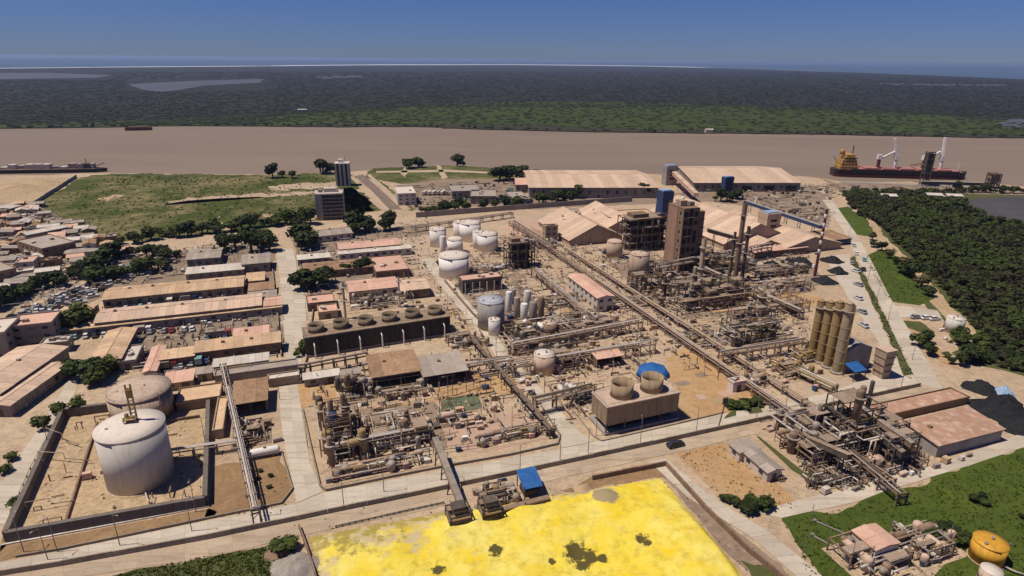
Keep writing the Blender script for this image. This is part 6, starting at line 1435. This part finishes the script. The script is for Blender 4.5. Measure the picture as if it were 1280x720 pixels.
for k,(a,bb) in enumerate((((1018,652),(1055,668)),((1015,670),(1042,685)),((1118,655),(1140,668)))):
    A=G(*a);B=G(*bb); t=thing('concrete_pole','fallen pale concrete pole on the lower right lawn, '+('rear left','front left','beside the pink shed')[k],'pole',A); d=B-A; pbar(t,'shaft','pole_grey',(0,0,.3),(d.x,d.y,.3),.5,True); pbox(t,'foot','pole_grey',0,0,0,.8,.8,.7)
t=thing('lamp_tower','dark leaning flood light mast beside the tan cooling tower road','light mast',G(898,534),.3); pbar(t,'mast','steel_dark',(0,0,0),(1.2,0,8.5),.4,True); pbox(t,'lamp_head','steel_dark',1.2,0,8.3,1.6,.6,2.2)
# equipment skids and crates lying about the yards
r=random.Random(99)
def clutter(poly,n,where,mats=('steel_grey','wall_white','steel_rust','clad_blue','roof_tan','steel_dark','roof_pink','tank_white')):
    for x,y in scatter(poly,int(n*.62),2.2,r,30):
        k=r.random(); t=thing('equipment_skid','small equipment skid or crate lying '+where,'equipment',(x,y,.05),UA+r.uniform(-.2,.2),'loose equipment '+where)
        m=r.choice(mats); a,b2,c=r.uniform(.8,2.8),r.uniform(.7,1.8),r.uniform(.5,1.8)
        pbox(t,'base_frame','steel_dark',0,0,0,a+.3,b2+.3,.2)
        if k<.55: pbox(t,'housing',m,0,0,.2,a,b2,c)
        elif k<.8: node('drum',U_cyl(m,12),t,(-a/2,0,.2+b2*.4),0,(b2*.8,b2*.8,a),Vector((1,0,0)).to_track_quat('Z','Y'))
        else:
            for q in range(3): pcyl(t,'barrel',m,-.8+q*.8,0,.2,.7,.95,10)
for poly,n,wh in (([(620,440),(720,425),(820,415),(835,440),(740,470),(660,500)],45,'around the pink tank'),([(700,390),(800,375),(870,420),(800,440),(730,420)],40,'beside the middle of the main pipe rack'),([(380,520),(540,490),(680,470),(690,545),(560,570),(410,605)],60,'in the reactor yard'),
    ([(850,395),(960,375),(1000,430),(940,450)],35,'left of the four stacks'),([(440,385),(540,365),(555,385),(440,400)],20,'behind the fan bank'),([(560,360),(640,345),(720,400),(640,430)],40,'around the silo cluster'),([(730,300),(790,300),(850,370),(760,350)],30,'around the beige tanks'),
    ([(880,310),(1020,310),(1040,345),(900,360)],40,'below the salmon stores'),([(290,540),(345,530),(350,560),(300,575)],10,'beside the pump skid'),([(1000,600),(1150,590),(1080,612),(1010,620)],20,'in front of the lower right steelwork'),([(960,450),(1040,470),(1010,500),(960,480)],15,'in front of the four stacks'),
    ([(200,400),(340,395),(345,440),(210,450)],25,'in the workshop yard'),([(140,380),(300,362),(300,372),(140,392)],14,'behind the salmon workshop'),([(560,600),(640,600),(680,612),(600,640)],10,'beside the sulfur hoppers'),([(905,545),(985,590),(1000,605),(930,600)],8,'beside the white walled houses'),
    ([(85,640),(130,545),(160,620),(240,610),(130,640)],6,'on the dike floor'),([(375,320),(470,300),(520,330),(400,370)],22,'around the pink offices'),([(1110,400),(1180,400),(1200,440),(1150,440)],8,'by the small white tank'),([(1130,590),(1240,560),(1200,578),(1110,608)],12,'along the lawn road')):
    clutter(poly,n,wh)

PL=[(385,470),(560,440),(530,330),(640,290),(760,300),(900,300),(1010,320),(1010,440),(960,500),(820,445),(740,520),(690,540),(560,560),(410,600)]
debris('countless small rusty fittings scattered over the plant yards',PL,950,'steel_rust',11)
debris('countless small pale fittings scattered over the plant yards',PL,700,'pipe_silver',12)
debris('countless small dark fittings scattered over the plant yards',PL,450,'steel_dark',13)
debris('countless pinkish kerbs and sleepers over the plant yards',PL,1200,'dusty_pipe',14)
UP=[(370,300),(540,272),(545,300),(560,350),(500,370),(430,380),(380,380)]
debris('small dark items between the pink offices',UP,260,'steel_dark',15); debris('small pale items between the pink offices',UP,220,'wall_white',16)
LW=[(130,380),(340,345),(360,440),(260,470),(180,480),(160,420)]
debris('small dark items in the workshop yards',LW,320,'steel_dark',17); debris('small pale items in the workshop yards',LW,220,'wall_white',18)
LR=[(1000,560),(1080,515),(1150,560),(1150,590),(1080,608),(1010,612)]
debris('rusty fittings under the lower right steelwork',LR,420,'steel_rust',19); debris('dark fittings under the lower right steelwork',LR,380,'steel_dark',20); debris('pale fittings under the lower right steelwork',LR,250,'pipe_silver',21)
TW=[(-20,262),(40,258),(72,278),(138,303),(200,316),(300,300),(340,320),(220,345),(70,380),(-20,400)]
debris('small clutter in the lanes of the settlement',TW,700,'wall_grey',22,big=1.6); debris('pale clutter in the lanes of the settlement',TW,500,'wall_white',23,big=1.5)
DK=[(880,236),(1040,232),(1200,236),(1040,250),(1035,285),(940,258)]
debris('small dark clutter on the dock yard',DK,300,'steel_dark',24,big=2); debris('pale clutter on the dock yard',DK,160,'roof_white',25,big=1.8)
LY=[(500,234),(650,226),(655,250),(520,262)]
debris('small dark clutter in the lorry yard',LY,200,'steel_dark',26,big=1.8)

debris('small stones and scrap around the dike and the alley',[(0,690),(20,630),(75,525),(120,520),(258,500),(262,630),(100,655)],45,'wall_brown',31,big=.6)
tuft_stuff('weeds','dry weeds scattered through the plant yards',PL,500,.3,'leaf_dry',32)
tuft_stuff('weeds','dry weeds on the dike floor and its outer slope',[(0,690),(20,640),(80,525),(255,505),(262,640),(100,665)],200,.3,'leaf_dry',33)
tuft_stuff('weeds','dry weeds along the outer road and the soil patches',[(260,650),(360,575),(370,630),(700,610),(840,580),(900,640),(980,720),(940,730),(840,610),(700,625),(400,665)],180,.24,'leaf_dry',34)
# ---------------------------------------------------------------- air
HAZE=True
if HAZE:
    m=bpy.data.materials.new('haze_air'); m.use_nodes=True; n=m.node_tree.nodes; n.clear(); o=n.new('ShaderNodeOutputMaterial'); pv=n.new('ShaderNodeVolumePrincipled')
    pv.inputs['Color'].default_value=(.46,.60,.95,1); pv.inputs['Density'].default_value=4.6e-5; pv.inputs['Anisotropy'].default_value=0.2
    m.node_tree.links.new(pv.outputs[0],o.inputs['Volume']); MATS['haze_air']=m
    b=MB(); b.box(0,18500,-5.5,76000,43000,118.5); h=b.build('haze','haze_air'); tag(h,kind='stuff',label='thin blue haze over the whole river plain',cat='haze')
